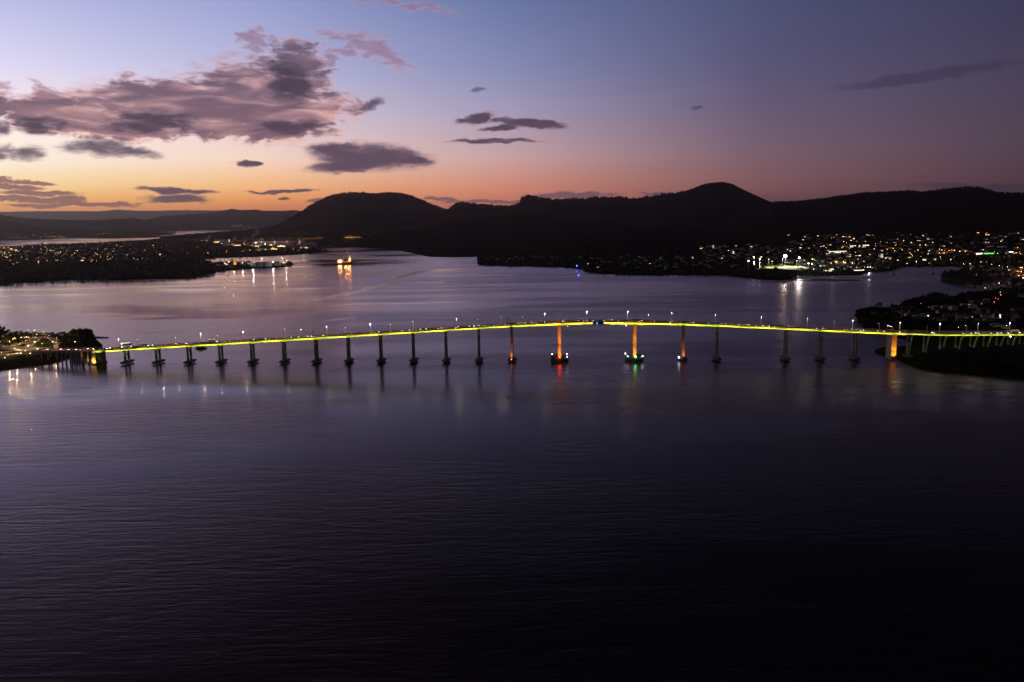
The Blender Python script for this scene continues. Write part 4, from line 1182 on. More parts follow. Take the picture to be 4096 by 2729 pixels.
def tree_variant(seed, wide, nclump, gap):
    r = np.random.default_rng(seed); tr = MB()
    tr.tube((0, 0, 0), (0.02, 0.01, 0.45), 0.028, M_bark, 7, 0.018)
    C_, Rr = [], []
    for i in range(nclump):
        a = r.uniform(0, 2 * PI); u = math.sqrt(r.uniform(0, 1)); z = r.uniform(0.34, 0.92)
        w = wide * math.sqrt(max(0.05, 1 - ((z - 0.6) / 0.42) ** 2))
        c = (w * u * math.cos(a), w * u * math.sin(a), z); C_.append(c); Rr.append(r.uniform(0.07, 0.13) * (1 + 0.3 * wide))
        if i % 3 == 0: tr.tube((0.02, 0.01, r.uniform(0.25, 0.42)), c, 0.012, M_bark, 5, 0.004)
    me = blob_mesh('crown', C_, Rr, 0.72, ICO2, [M_leaf[seed % 3]], rng=r, jitter=0.16)
    # loose sprays of leaves round the clumps
    n = 420; idx = r.integers(0, nclump, n); d = r.standard_normal((n, 3)); d /= np.linalg.norm(d, axis=1)[:, None]
    c = np.array(C_)[idx] + d * np.array(Rr)[idx][:, None] * r.uniform(0.9, 1.45, (n, 1))
    q = r.standard_normal((n, 3, 3)) * 0.022
    V = (c[:, None] + q).reshape(-1, 3); F_ = np.arange(n * 3).reshape(-1, 3)
    v0 = np.array([x.co[:] for x in me.vertices]); f0 = np.array([p.vertices[:] for p in me.polygons])
    me2 = npmesh('crown', np.concatenate([v0, V]), np.concatenate([f0, F_ + len(v0)]), [M_leaf[seed % 3]])
    bpy.data.meshes.remove(me)
    return tr.mesh('trunk'), me2


TV = [tree_variant(1, 0.42, 26, 0), tree_variant(2, 0.30, 20, 0), tree_variant(3, 0.52, 30, 0), tree_variant(4, 0.36, 18, 0), tree_variant(5, 0.24, 18, 0)]


def tree(x, y, h_, label, group, v=None, name='tree', dz=-0.4):
    v = random.randrange(len(TV)) if v is None else v
    z = ground(x, y, 0.0) + dz
    root = empty(name, (x, y, z), random.uniform(0, 6.28)); root.scale = (h_ * random.uniform(0.9, 1.15), h_ * random.uniform(0.9, 1.15), h_)
    a = link('trunk', TV[v][0], root); b_ = link('crown', TV[v][1], root)
    tag(root, label, 'tree', group); return root


def tree_at(px, ytop, h_, label, group, v=None):
    """a tree of height h_ whose top shows at that pixel"""
    for k in range(6):
        d = ray(px, ytop)
        # walk along the ray to where it is h_ above ground
        lo, hi = 300.0, 9000.0; best = None
        t = lo
        while t < hi:
            p = np.array([0, 0, CAMH]) + d * t; g = ground(p[0], p[1], -99)
            if g > -50 and p[2] - g < h_: best = p; break
            t += 6
        if best is None: h_ *= 1.3; continue
        return tree(best[0], best[1], h_, label, group, v)
    return None


G_near = 'trees on the near left point behind the bridge'
J_sky = [(-60, 1290, 20), (-20, 1295, 22), (8, 1304, 20), (22, 1318, 16), (40, 1326, 12), (62, 1324, 12), (80, 1322, 12), (96, 1328, 11), (108, 1326, 10), (126, 1329, 10), (142, 1328, 10), (158, 1329, 9), (172, 1328, 10), (188, 1330, 9), (202, 1328, 10), (214, 1328, 11), (228, 1332, 9), (247, 1327, 11), (262, 1330, 10), (276, 1330, 10), (288, 1326, 14)]
for i, (x, y, h_) in enumerate(J_sky):
    tree_at(x, y, h_, uniq('dark round-crowned tree in the skyline row behind the interchange, ' + ('at the left edge' if x < 40 else 'above the upper roads' if x < 140 else 'above the loop ramp' if x < 230 else 'by the big tree')), G_near)
for x, y, h_, v in ((318, 1311, 26, 2), (342, 1313, 25, 0), (304, 1322, 22, 2), (352, 1330, 19, 0), (330, 1335, 19, 3)):
    tree_at(x, y, h_, uniq('huge spreading eucalypt against the water beside the left end of the bridge'), G_near, v)
for x, y, h_, v in ((362, 1342, 14, 0), (372, 1360, 11, 2), (385, 1372, 8, 0), (396, 1383, 5, 3), (350, 1362, 11, 1), (338, 1372, 9, 2), (300, 1358, 13, 0), (285, 1352, 13, 2), (270, 1350, 12, 1), (255, 1352, 12, 0), (240, 1356, 11, 3), (256, 1368, 9, 2), (278, 1370, 9, 0), (305, 1374, 9, 1), (320, 1378, 7, 2), (242, 1374, 8, 0),
                    (-10, 1330, 15, 0), (12, 1335, 13, 1), (26, 1342, 12, 2), (6, 1352, 12, 0), (38, 1348, 10, 3), (50, 1345, 9, 2), (28, 1358, 9, 1), (172, 1354, 9, 2), (74, 1386, 4, 2), (78, 1388, 4, 0), (128, 1386, 3, 2)):
    tree_at(x, y, h_, uniq('bushy dark tree ' + ('on the bank right beside the left end of the girders' if x > 330 else 'in the grove right of the loop ramp' if x > 230 else 'inside the loop ramp' if x > 120 else 'between the interchange ramps' if x > 60 else 'at the left edge above the ramps')), G_near, v)
HEAD = [(3430, 1250, 12), (3440, 1238, 12), (3452, 1232, 14), (3466, 1228, 14), (3480, 1226, 14), (3495, 1224, 14), (3512, 1228, 13), (3530, 1232, 11), (3548, 1228, 12), (3562, 1233, 9), (3578, 1214, 17), (3588, 1216, 16), (3600, 1229, 10), (3612, 1210, 14), (3622, 1200, 15), (3636, 1195, 15), (3652, 1193, 14), (3668, 1188, 15), (3684, 1187, 14), (3700, 1180, 15), (3716, 1173, 16), (3732, 1168, 17), (3748, 1167, 17), (3764, 1170, 15), (3778, 1176, 13), (3794, 1182, 12), (3812, 1183, 12), (3826, 1180, 12), (3842, 1170, 16), (3856, 1167, 17), (3870, 1173, 14), (3886, 1178, 12), (3902, 1167, 14), (3920, 1163, 14), (3940, 1165, 13), (3965, 1160, 12), (3990, 1155, 12)]
for x, y, h_ in HEAD:
    tree_at(x, y, h_, uniq('dark skyline tree on the headland, ' + ('over its left tip' if x < 3540 else 'beside the lone tall tree' if x < 3606 else 'on the long middle crest' if x < 3800 else 'towards the right end')), 'skyline trees of the headland behind the bridge')
for k in range(70):
    x = random.uniform(3432, 4090); y = random.uniform(1262, 1325) if k % 2 else random.uniform(1225, 1300)
    if x < 3500: y = random.uniform(1268, 1302)
    p = hit(x, y)
    if p is None or p.z < 0.5 or p.y > 2000: continue
    tree(p.x, p.y, random.uniform(6, 12), uniq('dark garden tree on the headland, ' + ('low near its left tip' if x < 3560 else 'below the pale hip roofs' if x < 3760 else 'by the lit windows' if x < 3960 else 'at the right edge')), 'garden trees of the headland')
for x, y, h_ in ((3612, 1370, 7), (3624, 1372, 6), (3750, 1405, 5), (3770, 1400, 6), (3790, 1404, 5), (3730, 1415, 4), (3782, 1496, 3), (3700, 1430, 4), (3660, 1430, 3), (4090, 1352, 7), (4075, 1362, 5)):
    p = hit(x, y + 6)
    if p is not None: tree(p.x, p.y, h_, uniq('low bush on the grassy point under the right approach'), 'bushes on the grassy point')
for k in range(40):
    x = 2985 + k * 5.6 + random.uniform(-2, 2); y = 1092 + 8 * math.sin((x - 2985) / 200 * PI) + random.uniform(-3, 5)
    p = hit(x, y)
    if p is not None and p.z > 0.3: tree(p.x, p.y, random.uniform(6, 10), uniq('dark shoreline tree before the ' + ('left end' if k < 12 else 'middle' if k < 28 else 'right end') + ' of the floodlit oval'), 'trees in front of the floodlit oval')


# woodland too dense to count: one object per stretch of country
def forest(name, pts, hmin, hmax, m, squash=1.1, rsc=0.55, base=ICO1):
    C_, R_ = [], []
    for p in pts:
        h_ = random.uniform(hmin, hmax); r = h_ * rsc; C_.append((p[0], p[1], p[2] + h_ - r * squash * 0.95)); R_.append(r)
    o = link(name, blob_mesh(name, C_, R_, squash, base, m, np.random.default_rng(5).integers(0, len(m), len(C_)), 0.18)); tag(o, kind='stuff'); return o


def shore_rocks(name, rail, x0, x1, n, r0, r1):
    xs = np.sort(RNG.uniform(x0, x1, n)); P_ = rail_points(rail, xs); C_ = []; R_ = []
    for q in P_:
        r = random.uniform(r0, r1); L = math.hypot(q[0], q[1]); k = 1 + random.uniform(-1.0, 3.0) / L; C_.append((q[0] * k, q[1] * k, random.uniform(-0.1, 0.5))); R_.append(r)
    o = link(name, blob_mesh(name, C_, R_, 0.6, ICO1, [M_rock], jitter=0.2)); tag(o, kind='stuff')


shore_rocks('shore_rocks', rz([(p[0], p[1], 0) for p in Kf]), 3499, 4300, 700, 0.5, 1.8)
shore_rocks('bank_rocks', rz([(p[0], p[1], 0) for p in Jf]), -300, 406, 500, 0.4, 1.4)
gp = []
for _ in range(900):
    p = hit(random.uniform(3640, 4096), random.uniform(1395, 1520))
    if p is not None and p.z > 1.5 and (fbm(p.x * 0.03, p.y * 0.03) > 0.1): gp.append((p.x, p.y, p.z - 0.6))
forest('low_scrub', gp, 1.2, 3.2, M_leaf, 0.8, 0.7)


def ridge_pts(rail, xs0, xs1, n, depth_m, zoff=-2.0):
    xs = np.sort(RNG.uniform(xs0, xs1, n)); P_ = rail_points(rail, xs); L = np.hypot(P_[:, 0], P_[:, 1]); out = []
    for p, l in zip(P_, L):
        k = 1 - abs(random.gauss(0, 1)) * depth_m / l; x, y = p[0] * k, p[1] * k; out.append((x, y, ground(x, y, p[2]) + zoff))
    return out


forest('ridge_forest', ridge_pts(rd([(x, y) for x, y in D_], 8500), 1150, 1790, 1500, 60) + ridge_pts(rd(E_, 7600), 1800, 3090, 2000, 60), 9, 24, M_leaf, 1.3, 0.36)
forest('hillside_forest', ridge_pts(rd(G_, 6500), 3094, 4300, 1600, 50) + ridge_pts(rd([(x, y, 5600 if x < 1900 else 5600 - (x - 1900) * 0.9) for x, y in F_], 5600), 1330, 3000, 1200, 50), 8, 20, M_leaf, 1.3, 0.38)


def scatter(poly_rows, n, maxd=20000):
    """random land points seen inside a band: [(x0,x1,ytop0,ytop1,ybot0,ybot1)]"""
    out = []
    for x0, x1, a0, a1, b0, b1 in poly_rows:
        for _ in range(n):
            x = random.uniform(x0, x1); u = (x - x0) / (x1 - x0); y = random.uniform(a0 + (a1 - a0) * u, b0 + (b1 - b0) * u)
            p = hit(x, y)
            if p is not None and p.z > 0.25 and math.hypot(p.x, p.y) < maxd: out.append((p.x, p.y, p.z, x, y))
    return out


w1 = scatter([(-60, 860, 975, 960, 1140, 1095)], 2600)
forest('suburb_woodland', [(a, b_, c - 1) for a, b_, c, d, e in w1], 5, 13, M_leaf, 0.85, 0.62)
w1b = scatter([(-60, 850, 1085, 1080, 1136, 1098)], 1300)
forest('river_bank_woodland', [(a, b_, c - 1) for a, b_, c, d, e in w1b], 8, 16, M_leaf, 0.9, 0.62)
w2 = scatter([(690, 1310, 960, 1000, 1038, 1010), (740, 900, 1052, 1050, 1100, 1086), (900, 1000, 1052, 1052, 1070, 1068), (1140, 1165, 1048, 1050, 1058, 1060)], 260)
forest('point_woodland', [(a, b_, c - 1) for a, b_, c, d, e in w2], 5, 12, M_leaf, 0.85, 0.6)
w3 = scatter([(1912, 2350, 1046, 1040, 1064, 1078), (2330, 3180, 1080, 1095, 1094, 1116), (1930, 3300, 1020, 985, 1070, 1095), (3180, 4096, 960, 930, 1090, 1100), (3500, 4096, 1060, 1000, 1080, 1160), (3772, 3920, 1117, 1118, 1140, 1150), (3640, 4096, 1200, 1150, 1300, 1300)], 620)
forest('garden_woodland', [(a, b_, c - 1) for a, b_, c, d, e in w3 if d < 3420 or e < 1190], 5, 13, M_leaf, 0.85, 0.6)


# ------------------------------------------------------------------ houses
ROOFC = [mat('roof_' + k, c, 0.6, var=0.15, scale=0.3) for k, c in (('pale_blue', (0.2, 0.23, 0.3)), ('terracotta', (0.18, 0.095, 0.075)), ('light_grey', (0.27, 0.27, 0.29)), ('mauve_grey', (0.18, 0.16, 0.18)))]
RNAME = ['blue', 'terracotta', 'grey', 'mauve']
WALLC = [mat('wall_' + k, c, 0.8, var=0.12, scale=0.3) for k, c in (('cream', (0.36, 0.33, 0.28)), ('brick', (0.2, 0.11, 0.08)), ('white', (0.46, 0.45, 0.43)))]
WNAME = ['cream', 'brick', 'white']


def house_parts(design, lit, rc, wc):
    L, Wd, st = ((14, 9, 1), (17, 10, 1), (11, 9, 2), (20, 8, 1))[design]; H = 2.9 * st; e = 0.6
    wall = MB(); wall.box((0, 0, H / 2 - 1.0), (L, Wd, H + 2.0), WALLC[wc])
    roof = MB(); hip = design in (0, 2)
    x, y = L / 2 + e, Wd / 2 + e; r = L / 2 - Wd / 2 + 0.5 if hip else L / 2 + e; rh = H + (2.4 if design != 3 else 1.2)
    roof.poly([(-x, -y, H), (x, -y, H), (x, y, H), (-x, y, H), (-r, 0, rh), (r, 0, rh)], [(0, 1, 5, 4), (2, 3, 4, 5), (1, 2, 5), (3, 0, 4), (3, 2, 1, 0)], ROOFC[rc])
    ch = MB(); ch.box((L * 0.22, Wd * 0.2, H + 1.7), (0.9, 0.7, 2.6), WALLC[1])
    wins = []
    k = 0
    for f in range(st):
        for sx in (-0.34, -0.05, 0.25) if design != 3 else (-0.38, -0.15, 0.1, 0.34):
            for sy in (-1, 1):
                w = MB(); on = lit and (k % 6 == lit or (lit > 3 and k == 1))
                w.box((sx * L, sy * (Wd / 2 + 0.02), 1.6 + 2.9 * f), (1.9 if k % 2 else 1.4, 0.08, 1.25), (G_win if lit % 2 else G_winw) if on else M_glassd)
                wins.append(w); k += 1
    door = MB(); door.box((0.12 * L + 1.2, -Wd / 2 - 0.02, 1.05), (0.95, 0.08, 2.1), mat('door_paint', (0.12, 0.08, 0.06), 0.5))
    return wall, roof, ch, wins, door


HP = {}


def house_detailed(design, lit, rc, wc, x, y, a, label, group):
    k = (design, lit, rc, wc)
    if k not in HP:
        wall, roof, ch, wins, door = house_parts(*k)
        HP[k] = (wall.mesh('wall'), roof.mesh('roof'), ch.mesh('chimney'), [w.mesh('window') for w in wins], door.mesh('door'))
    m = HP[k]; root = empty('house', (x, y, ground(x, y)), a)
    link('wall', m[0], root); r = link('roof', m[1], root); link('chimney', m[2], r)
    for w in m[3]: link('window', w, root)
    link('door', m[4], root); tag(root, label, 'house', group); return root


HS = {}


def house_simple_mesh(design, lit, rc, wc):
    k = (design, lit, rc, wc)
    if k not in HS:
        wall, roof, ch, wins, door = house_parts(*k); M_ = MB()
        for q in [wall, roof] + wins[::2] + wins[1::2]:
            b0 = len(M_.v); M_.v += q.v
            for f, mi in zip(q.f, q.m): M_.f.append([b0 + i for i in f]); M_.m.append(M_.mi(q.mats[mi]))
        HS[k] = M_.mesh('house')
    return HS[k]


occ_h = []


def free(x, y, r):
    for a, b_, c in occ_h:
        if (a - x) ** 2 + (b_ - y) ** 2 < (r + c) ** 2: return False
    occ_h.append((x, y, r)); return True


cnt = 0
HEADH = [(3500, 1252), (3525, 1256), (3590, 1272), (3612, 1256), (3640, 1262), (3660, 1250), (3666, 1278), (3690, 1246), (3700, 1266), (3730, 1270), (3742, 1240), (3770, 1252), (3782, 1232), (3800, 1268), (3812, 1240), (3840, 1262), (3850, 1240), (3868, 1222), (3888, 1236), (3900, 1212), (3912, 1256), (3930, 1240), (3945, 1212), (3950, 1268), (3955, 1284), (3975, 1250), (3990, 1272), (4010, 1246), (4030, 1270), (4050, 1262), (4060, 1282), (4070, 1244), (3985, 1306), (4035, 1312), (3840, 1282), (3870, 1272), (3560, 1258), (3630, 1236), (3580, 1246), (3760, 1282), (3905, 1288), (3935, 1290)]
for i, (x, y) in enumerate(HEADH):
    p = hit(x, y)
    if p is None or p.y > 2400: continue
    if not free(p.x, p.y, 8): continue
    d = (i * 7) % 4; lit = (0, 5, 0, 1, 3, 0, 5, 0, 4)[i % 9]; rc = (i * 3) % 4; wc = i % 3
    house_detailed(d, lit, rc, wc, p.x, p.y, random.uniform(-0.5, 0.5) + (0.2 if i % 2 else -0.3),
                   uniq('%s-roofed %s house%s on the headland, %s' % (RNAME[rc], WNAME[wc], ', windows lit' if lit else '', 'near its left tip' if x < 3620 else 'mid slope' if x < 3800 else 'right of the middle' if x < 3960 else 'at the right edge')), 'houses on the headland behind the bridge')


def houses_simple(bands, n, group, lab, litp):
    made = 0
    for _ in range(n * 6):
        if made >= n: break
        x0, x1, a0, a1, b0, b1 = random.choice(bands)
        x = random.uniform(x0, x1); u = (x - x0) / (x1 - x0); y = random.uniform(a0 + (a1 - a0) * u, b0 + (b1 - b0) * u)
        p = hit(x, y)
        if p is None or p.z < 1.0 or not free(p.x, p.y, 9): continue
        lit = random.choice((1, 2, 3, 4, 5)) if random.random() < litp else 0; rc = random.randrange(4); d = random.randrange(4)
        o = link('house', house_simple_mesh(d, lit, rc, random.randrange(3))); o.location = (p.x, p.y, p.z); o.rotation_euler = (0, 0, random.uniform(-0.7, 0.7))
        tag(o, '%s-roofed house %s %s' % (RNAME[rc], ('with lit windows' if lit % 2 else 'with bright windows') if lit else 'with dark windows', lab(x, y)), 'house', group); made += 1


houses_simple([(1950, 2330, 1030, 1028, 1058, 1062), (2340, 3000, 1030, 1030, 1088, 1092), (2200, 2900, 1018, 1020, 1060, 1070)], 125, 'houses on the low peninsula across the river',
              lambda x, y: 'on the peninsula ' + ('left of the blue beacons' if x < 2290 else 'right of the blue beacons' if x < 2600 else 'towards the oval' if x < 2850 else 'just left of the oval') + (', near the water' if y > 1070 or x < 2330 and y > 1050 else ', higher up'), 0.4)
houses_simple([(2800, 3150, 985, 975, 1030, 1040), (3150, 4090, 955, 940, 1060, 1055), (3250, 3560, 1050, 1050, 1085, 1075), (3880, 4090, 1075, 1080, 1160, 1160)], 130, 'houses on the suburban hillside',
              lambda x, y: 'on the hillside ' + ('behind the oval' if x < 3250 else 'above the marina' if x < 3550 else 'above the small bay' if x < 3850 else 'at the right edge') + (', high up' if y < 985 else ', halfway up' if y < 1030 else ', low down'), 0.28)


def far_houses(name, bands, n, litp):
    """the uncountable rest of the suburbs: one mesh"""
    M_ = MB(); pts = scatter(bands, n)
    for (x, y, z, px, py) in pts:
        a = random.uniform(-0.7, 0.7); L = random.uniform(10, 17); w = random.uniform(8, 10); H = 3.2
        M_.box((x, y, z + 1), (L, w, H + 1.5), random.choice(WALLC), a)
        M_.box((x, y, z + 3.4), (L + 1, w + 1, 1.6), random.choice(ROOFC), a, 0.35)
        if random.random() < litp:
            g = random.choice((G_win, G_win, G_winw))
            for q in range(random.choice((1, 2, 2, 3))):
                ox = random.uniform(-0.4, 0.4) * L; ca, sa = math.cos(a), math.sin(a)
                M_.box((x + ox * ca + (w / 2 + 0.05) * sa, y + ox * sa - (w / 2 + 0.05) * ca, z + 1.4), (1.8, 0.1, 1.3), g, a)
    o = M_.build(name); tag(o, kind='stuff'); return o


far_houses('peninsula_suburb', [(2800, 3150, 985, 975, 1050, 1050)], 70, 0.3)
far_houses('hillside_suburb', [(3150, 4096, 940, 925, 1060, 1056), (3880, 4096, 1065, 1070, 1150, 1190)], 330, 0.34)
far_houses('left_bank_suburb', [(0, 700, 995, 975, 1048, 1045)], 300, 0.13)

# ------------------------------------------------------------------ single lights read off the river banks
LM = {}


def lamp_mesh(colr, size):
    k = (colr, size)
    if k not in LM:
        g = {'w': G_lw, 'o': G_lo, 'y': G_ly, 'g': G_lg, 'r': G_lr}[colr]
        a = MB(); hgt_ = (7, 8, 12, 16)[size]; a.cyl((0, 0), 0.12 + 0.05 * size, 0, hgt_, M_dsteel, 5); a.tube((0, 0, hgt_), (0, -0.8, hgt_ + 0.1), 0.08, M_dsteel, 4)
        a.ball((0, -0.9, hgt_), (0.38, 0.55, 0.95, 1.4)[size], g, 6, 0.8); LM[k] = (a.mesh('street_lamp'), hgt_)
    return LM[k]


CN = {'w': 'white', 'o': 'orange', 'y': 'warm yellow', 'g': 'green', 'r': 'red'}
n_lamp = 0; REST = []


def lamps(txt, ox, oy, sc, area, group, thin=1):
    global n_lamp
    XY = [tuple(map(float, q.split(',')[:2])) for q in txt.split()]
    xa, xb = min(q[0] for q in XY), max(q[0] for q in XY); ym = sorted(q[1] for q in XY)[len(XY) // 2]
    for i, q in enumerate(txt.split()):
        x, y, c = q.split(','); size = len(c) - 1; c = c[0]
        px, py = ox + float(x) / sc, oy + float(y) / sc
        me, h_ = lamp_mesh(c, size)
        p = hit(px, py + 1.5)
        if p is None: continue
        d = math.hypot(p.x, p.y); p2 = hit(px, py + h_ * 3184 / d * 0.9)
        if p2 is not None and p2.z > 0.2 and abs(math.hypot(p2.x, p2.y) - d) < 0.35 * d: p = p2
        k = max(0.42, d / 3400)
        REST.append((-(size + 1) / d, me, (p.x, p.y, p.z), (k, k, min(k, 1.3)), size, '%s %s %s' % (CN[c], ('street lamp', 'bright street lamp', 'floodlight', 'glaring floodlight')[size], area + ', ' + ('upper ' if float(y) < ym else 'lower ') + ('far left', 'left', 'middle', 'right', 'far right')[min(4, int(5 * (float(x) - xa) / (xb - xa + 1)))]), group)); n_lamp += 1


def place_lamps():
    REST.sort(key=lambda q: q[0]); far = MB()
    for i, (sc_, me, loc, scl, size, lb, grp) in enumerate(REST):
        if i < 275:
            o = link('street_lamp' if size < 2 else 'floodlight_mast', me); o.location = loc; o.scale = scl
            tag(o, lb, 'street lamp' if size < 2 else 'floodlight', grp)
        else:
            b0 = len(far.v); far.v += [(v.co.x * scl[0] + loc[0], v.co.y * scl[1] + loc[1], v.co.z * scl[2] + loc[2]) for v in me.vertices]
            for pl in me.polygons: far.f.append([b0 + j for j in pl.vertices]); far.m.append(far.mi(me.materials[pl.material_index]))
    tag(far.build('distant_street_lights'), kind='stuff')


lamps('20,710,o 80,705,oo 110,707,o 140,705,o 180,700,oo 240,705,o 265,705,o 200,728,rr 245,735,www 310,722,o 345,742,yy 325,755,w 345,768,yy 380,772,y 395,778,o 110,805,yy 100,828,yy 185,808,y 125,880,y 155,907,yy 60,860,o 30,840,o',
      0, 860, 5.231, 'in the crowded street at the left edge', 'lamps of the busy street at the left edge')
lamps('22,620,www 348,676,w 480,682,y 475,650,y 683,685,w 955,608,ww 990,625,w 1450,612,w 1578,590,ww 853,650,y 855,712,y 876,740,y 953,690,y 1010,713,w 1062,757,w 1105,757,y 1128,757,y 880,800,w 950,835,w 820,910,oo 813,862,w 1120,885,y 1300,883,y 1240,820,ww 1272,790,yy 1210,795,o 1300,697,y 1465,692,w 1398,765,o 1370,840,o 1570,818,oo 1600,754,y 1620,754,w 1638,754,y 560,948,w 1165,968,w 1210,970,w 1438,932,y 1530,927,w 810,1010,y 1725,935,w 1740,860,y 1765,912,y 1700,965,ww 1730,972,ww 1760,962,ww 1940,955,y 1920,990,o 2030,973,y 2110,897,o 2250,882,w 2320,925,y 2050,735,o 2050,843,w 2210,732,o 2240,731,o 2137,800,o 2065,585,w 2150,595,w 2305,610,w 1803,612,w 455,900,o 215,966,o 280,1040,o 350,1020,o 390,1008,o',
      0, 860, 5.231, 'among the trees of the left suburb', 'lamps of the wooded suburb')
lamps('1380,540,oo 1430,555,oo 1800,545,ww 1815,560,w 1900,565,y 1890,655,ooo 2150,593,r 2205,635,oo 2330,565,oo 1480,505,w 1540,520,w 1650,510,w 1575,690,y 1620,705,y 1330,678,w 1265,672,w 1305,697,y 1185,683,y 1150,650,y 1535,580,y 1670,590,w 2050,660,w 1750,500,y',
      0, 800, 2.9425, 'in the suburb left of the works', 'lamps of the wooded suburb')
lamps('115,384,ww 175,440,ww 245,484,w 425,403,o 345,412,o 310,410,o 280,400,o 320,476,o 355,478,o 395,476,o 470,475,o 530,472,o 590,476,o 708,432,yy 815,480,o 850,468,o 885,465,oo 925,445,o 945,470,y 985,455,o 1020,465,oo 1060,460,y 1125,458,ww 1150,455,y 1180,458,o 1225,446,oo 1250,447,o 1270,468,y 1300,470,w 1330,471,w 1360,466,y 1410,464,y 1500,465,w 1087,384,w 963,408,y 2010,325,w 2057,410,w 2000,414,w 2150,398,w 2180,395,ww 2200,410,w 2262,392,ww 2325,393,y',
      0, 860, 5.231, 'on the shore beyond the pale water strip', 'lamps on the distant left shore')
lamps('570,118,ww 490,135,y 515,102,y 640,112,y 745,110,y 770,112,y 800,110,yy 825,108,yy 850,112,ww 880,106,ww 918,104,ww 965,120,w 1020,123,w 1057,120,ww 1110,115,w 985,168,w 338,140,w 1875,38,w 2075,48,w 1895,210,w 2000,243,w',
      750, 880, 4.28, 'at the foot of the flat-topped hill', 'lamps of the far settlement')
lamps('950,332,o 960,345,o 1183,340,o 1240,338,o 1265,322,o 1290,338,o 1403,335,o 1458,333,o 1512,333,o 1575,333,w 1620,330,o 1673,328,o 1726,328,o 1780,325,o 1883,322,o 1935,323,o 1990,322,o 2040,320,o 2090,320,o 2140,322,rr 2190,320,o 2260,318,o 2310,315,o',
      750, 880, 4.28, 'in the long orange row under the hill', 'row of orange lamps along the far shore')
lamps('1730,590,o 1745,610,o 1660,10,oo 1690,12,oo 1715,10,oo 1740,12,o 1780,8,oo 1810,20,oo 1835,10,o 1905,4,oo 1980,4,oo 2035,4,o 1615,130,w 1710,100,y 1822,65,y',
      1100, 950, 5.885, 'on the dark shore behind the ship', 'row of orange lamps along the far shore')
lamps('120,348,w 250,362,o 315,360,o 350,372,y 478,340,y 518,392,ww 560,355,w 590,420,www 605,365,y 655,383,ww 685,415,y 715,355,www 722,385,www 750,395,w 760,430,y 778,425,ww 820,425,yy 900,438,oo 990,350,oo 1000,375,oo 1040,348,o 960,407,ww 982,430,yy 1030,425,y 1070,375,oo 1100,368,o 1130,397,yy 1175,410,wwww 1140,420,yy 1110,450,oo 1258,442,www 1335,435,wwww 1413,435,ooo 1445,445,www 1475,438,www 1605,452,www 1662,467,ww 1700,460,y 1730,462,y 1797,423,www 1860,428,w 1935,467,oo 1955,468,oo 1985,443,www 2027,440,www 2033,490,ww 2050,488,yy 2085,487,y 2145,468,www 1820,512,w 1903,537,w 1775,487,w 1223,487,oo 1205,530,o 1245,518,w 1262,505,ww 1335,515,ww 1360,520,w 1470,500,www 1520,513,y 1072,532,oo 968,540,ww 930,550,o 670,552,oo 350,575,oo 1228,538,w',
      750, 880, 4.28, 'among the sheds of the smelter point', 'lights of the smelter')
lamps('48,240,yy 160,222,www 190,235,www 222,200,www 275,192,www 403,163,oo 433,213,www 410,240,y 595,190,wwww 630,180,www 498,238,y 915,205,wwww 1025,228,y 1085,203,www 1110,210,yy 1130,210,www 41,278,w',
      860, 1000, 3.923, 'between the tanks of the tank farm', 'lights of the tank farm')
lamps('95,440,oo 285,485,ww 230,488,o 170,458,y 400,288,oo 433,278,y 650,258,o 690,263,o 770,430,y 632,470,oo 595,488,o 765,490,o 555,507,y 1190,237,y 1243,235,y 1275,220,y 1300,273,o 918,350,w 650,355,yy 705,378,w 1315,398,w 1312,450,ww 1290,508,oo 1560,517,oo 1840,500,y 1875,528,oo 1712,545,oo 1700,380,ww 1745,388,y 1425,363,o 1557,380,w 1902,350,ww 1843,430,o 2245,428,w 2200,535,oo 2308,240,ww 2178,255,w 2045,213,o 285,392,w 26,430,y 125,542,w 430,375,y',
      3250, 900, 5.231, 'high on the hillside above the marina', 'lamps of the suburban hillside')
lamps('1530,710,oo 945,723,oo 643,772,ooo 490,778,ooo 537,790,w 683,738,oo 700,822,y 1300,850,oo 1580,893,rr 1487,888,w 1250,888,w 1060,940,www 1150,940,www 1200,938,www 920,885,y 1080,880,y 2065,620,o 2087,655,ww 2170,775,yy 2265,665,o 500,805,w 1405,825,w 865,808,w 910,645,w 37,728,y 20,925,www 350,915,y 220,785,o 245,805,o 960,818,w',
      3250, 900, 5.231, 'low on the hillside close to the marina', 'lamps near the marina')
lamps('218,242,ww 150,430,w 563,520,oo 612,540,yy 513,560,o 680,565,o 770,555,oo 822,527,o 822,558,rr 893,533,w 700,595,r 660,605,r 740,575,r 1105,575,oo 1125,550,oo 1190,537,o 1350,637,oo 1725,573,w 1800,605,g 1965,605,w 2250,583,o 1860,357,yy 1895,330,w 1840,380,o 2145,717,o 2180,717,o 2235,710,w 583,680,y 870,680,y 805,735,yy 75,783,yy 1070,828,ww 1210,828,ww 1223,928,w 1350,965,w 1440,787,w 1550,760,w 1550,790,w 1665,838,w 1530,890,gg 1825,865,ww 2005,885,ww 1898,915,g 2120,610,o 2150,612,o 2180,600,oo 2210,603,oo 2270,620,o 2305,622,o 2335,622,o',
      3650, 900, 5.278, 'in the bright main street', 'lamps of the main street on the right')
lamps('2305,910,ooo 2280,935,o 2285,988,ooo 2180,1040,oo 2235,1070,ooo 2345,1045,oo 2325,1112,www 1350,1055,ww 757,1060,w 908,1087,oo 1290,1187,w 1720,1008,w',
      3650, 900, 5.278, 'around the orange-lit yard and spit', 'lamps by the orange-lit yard')
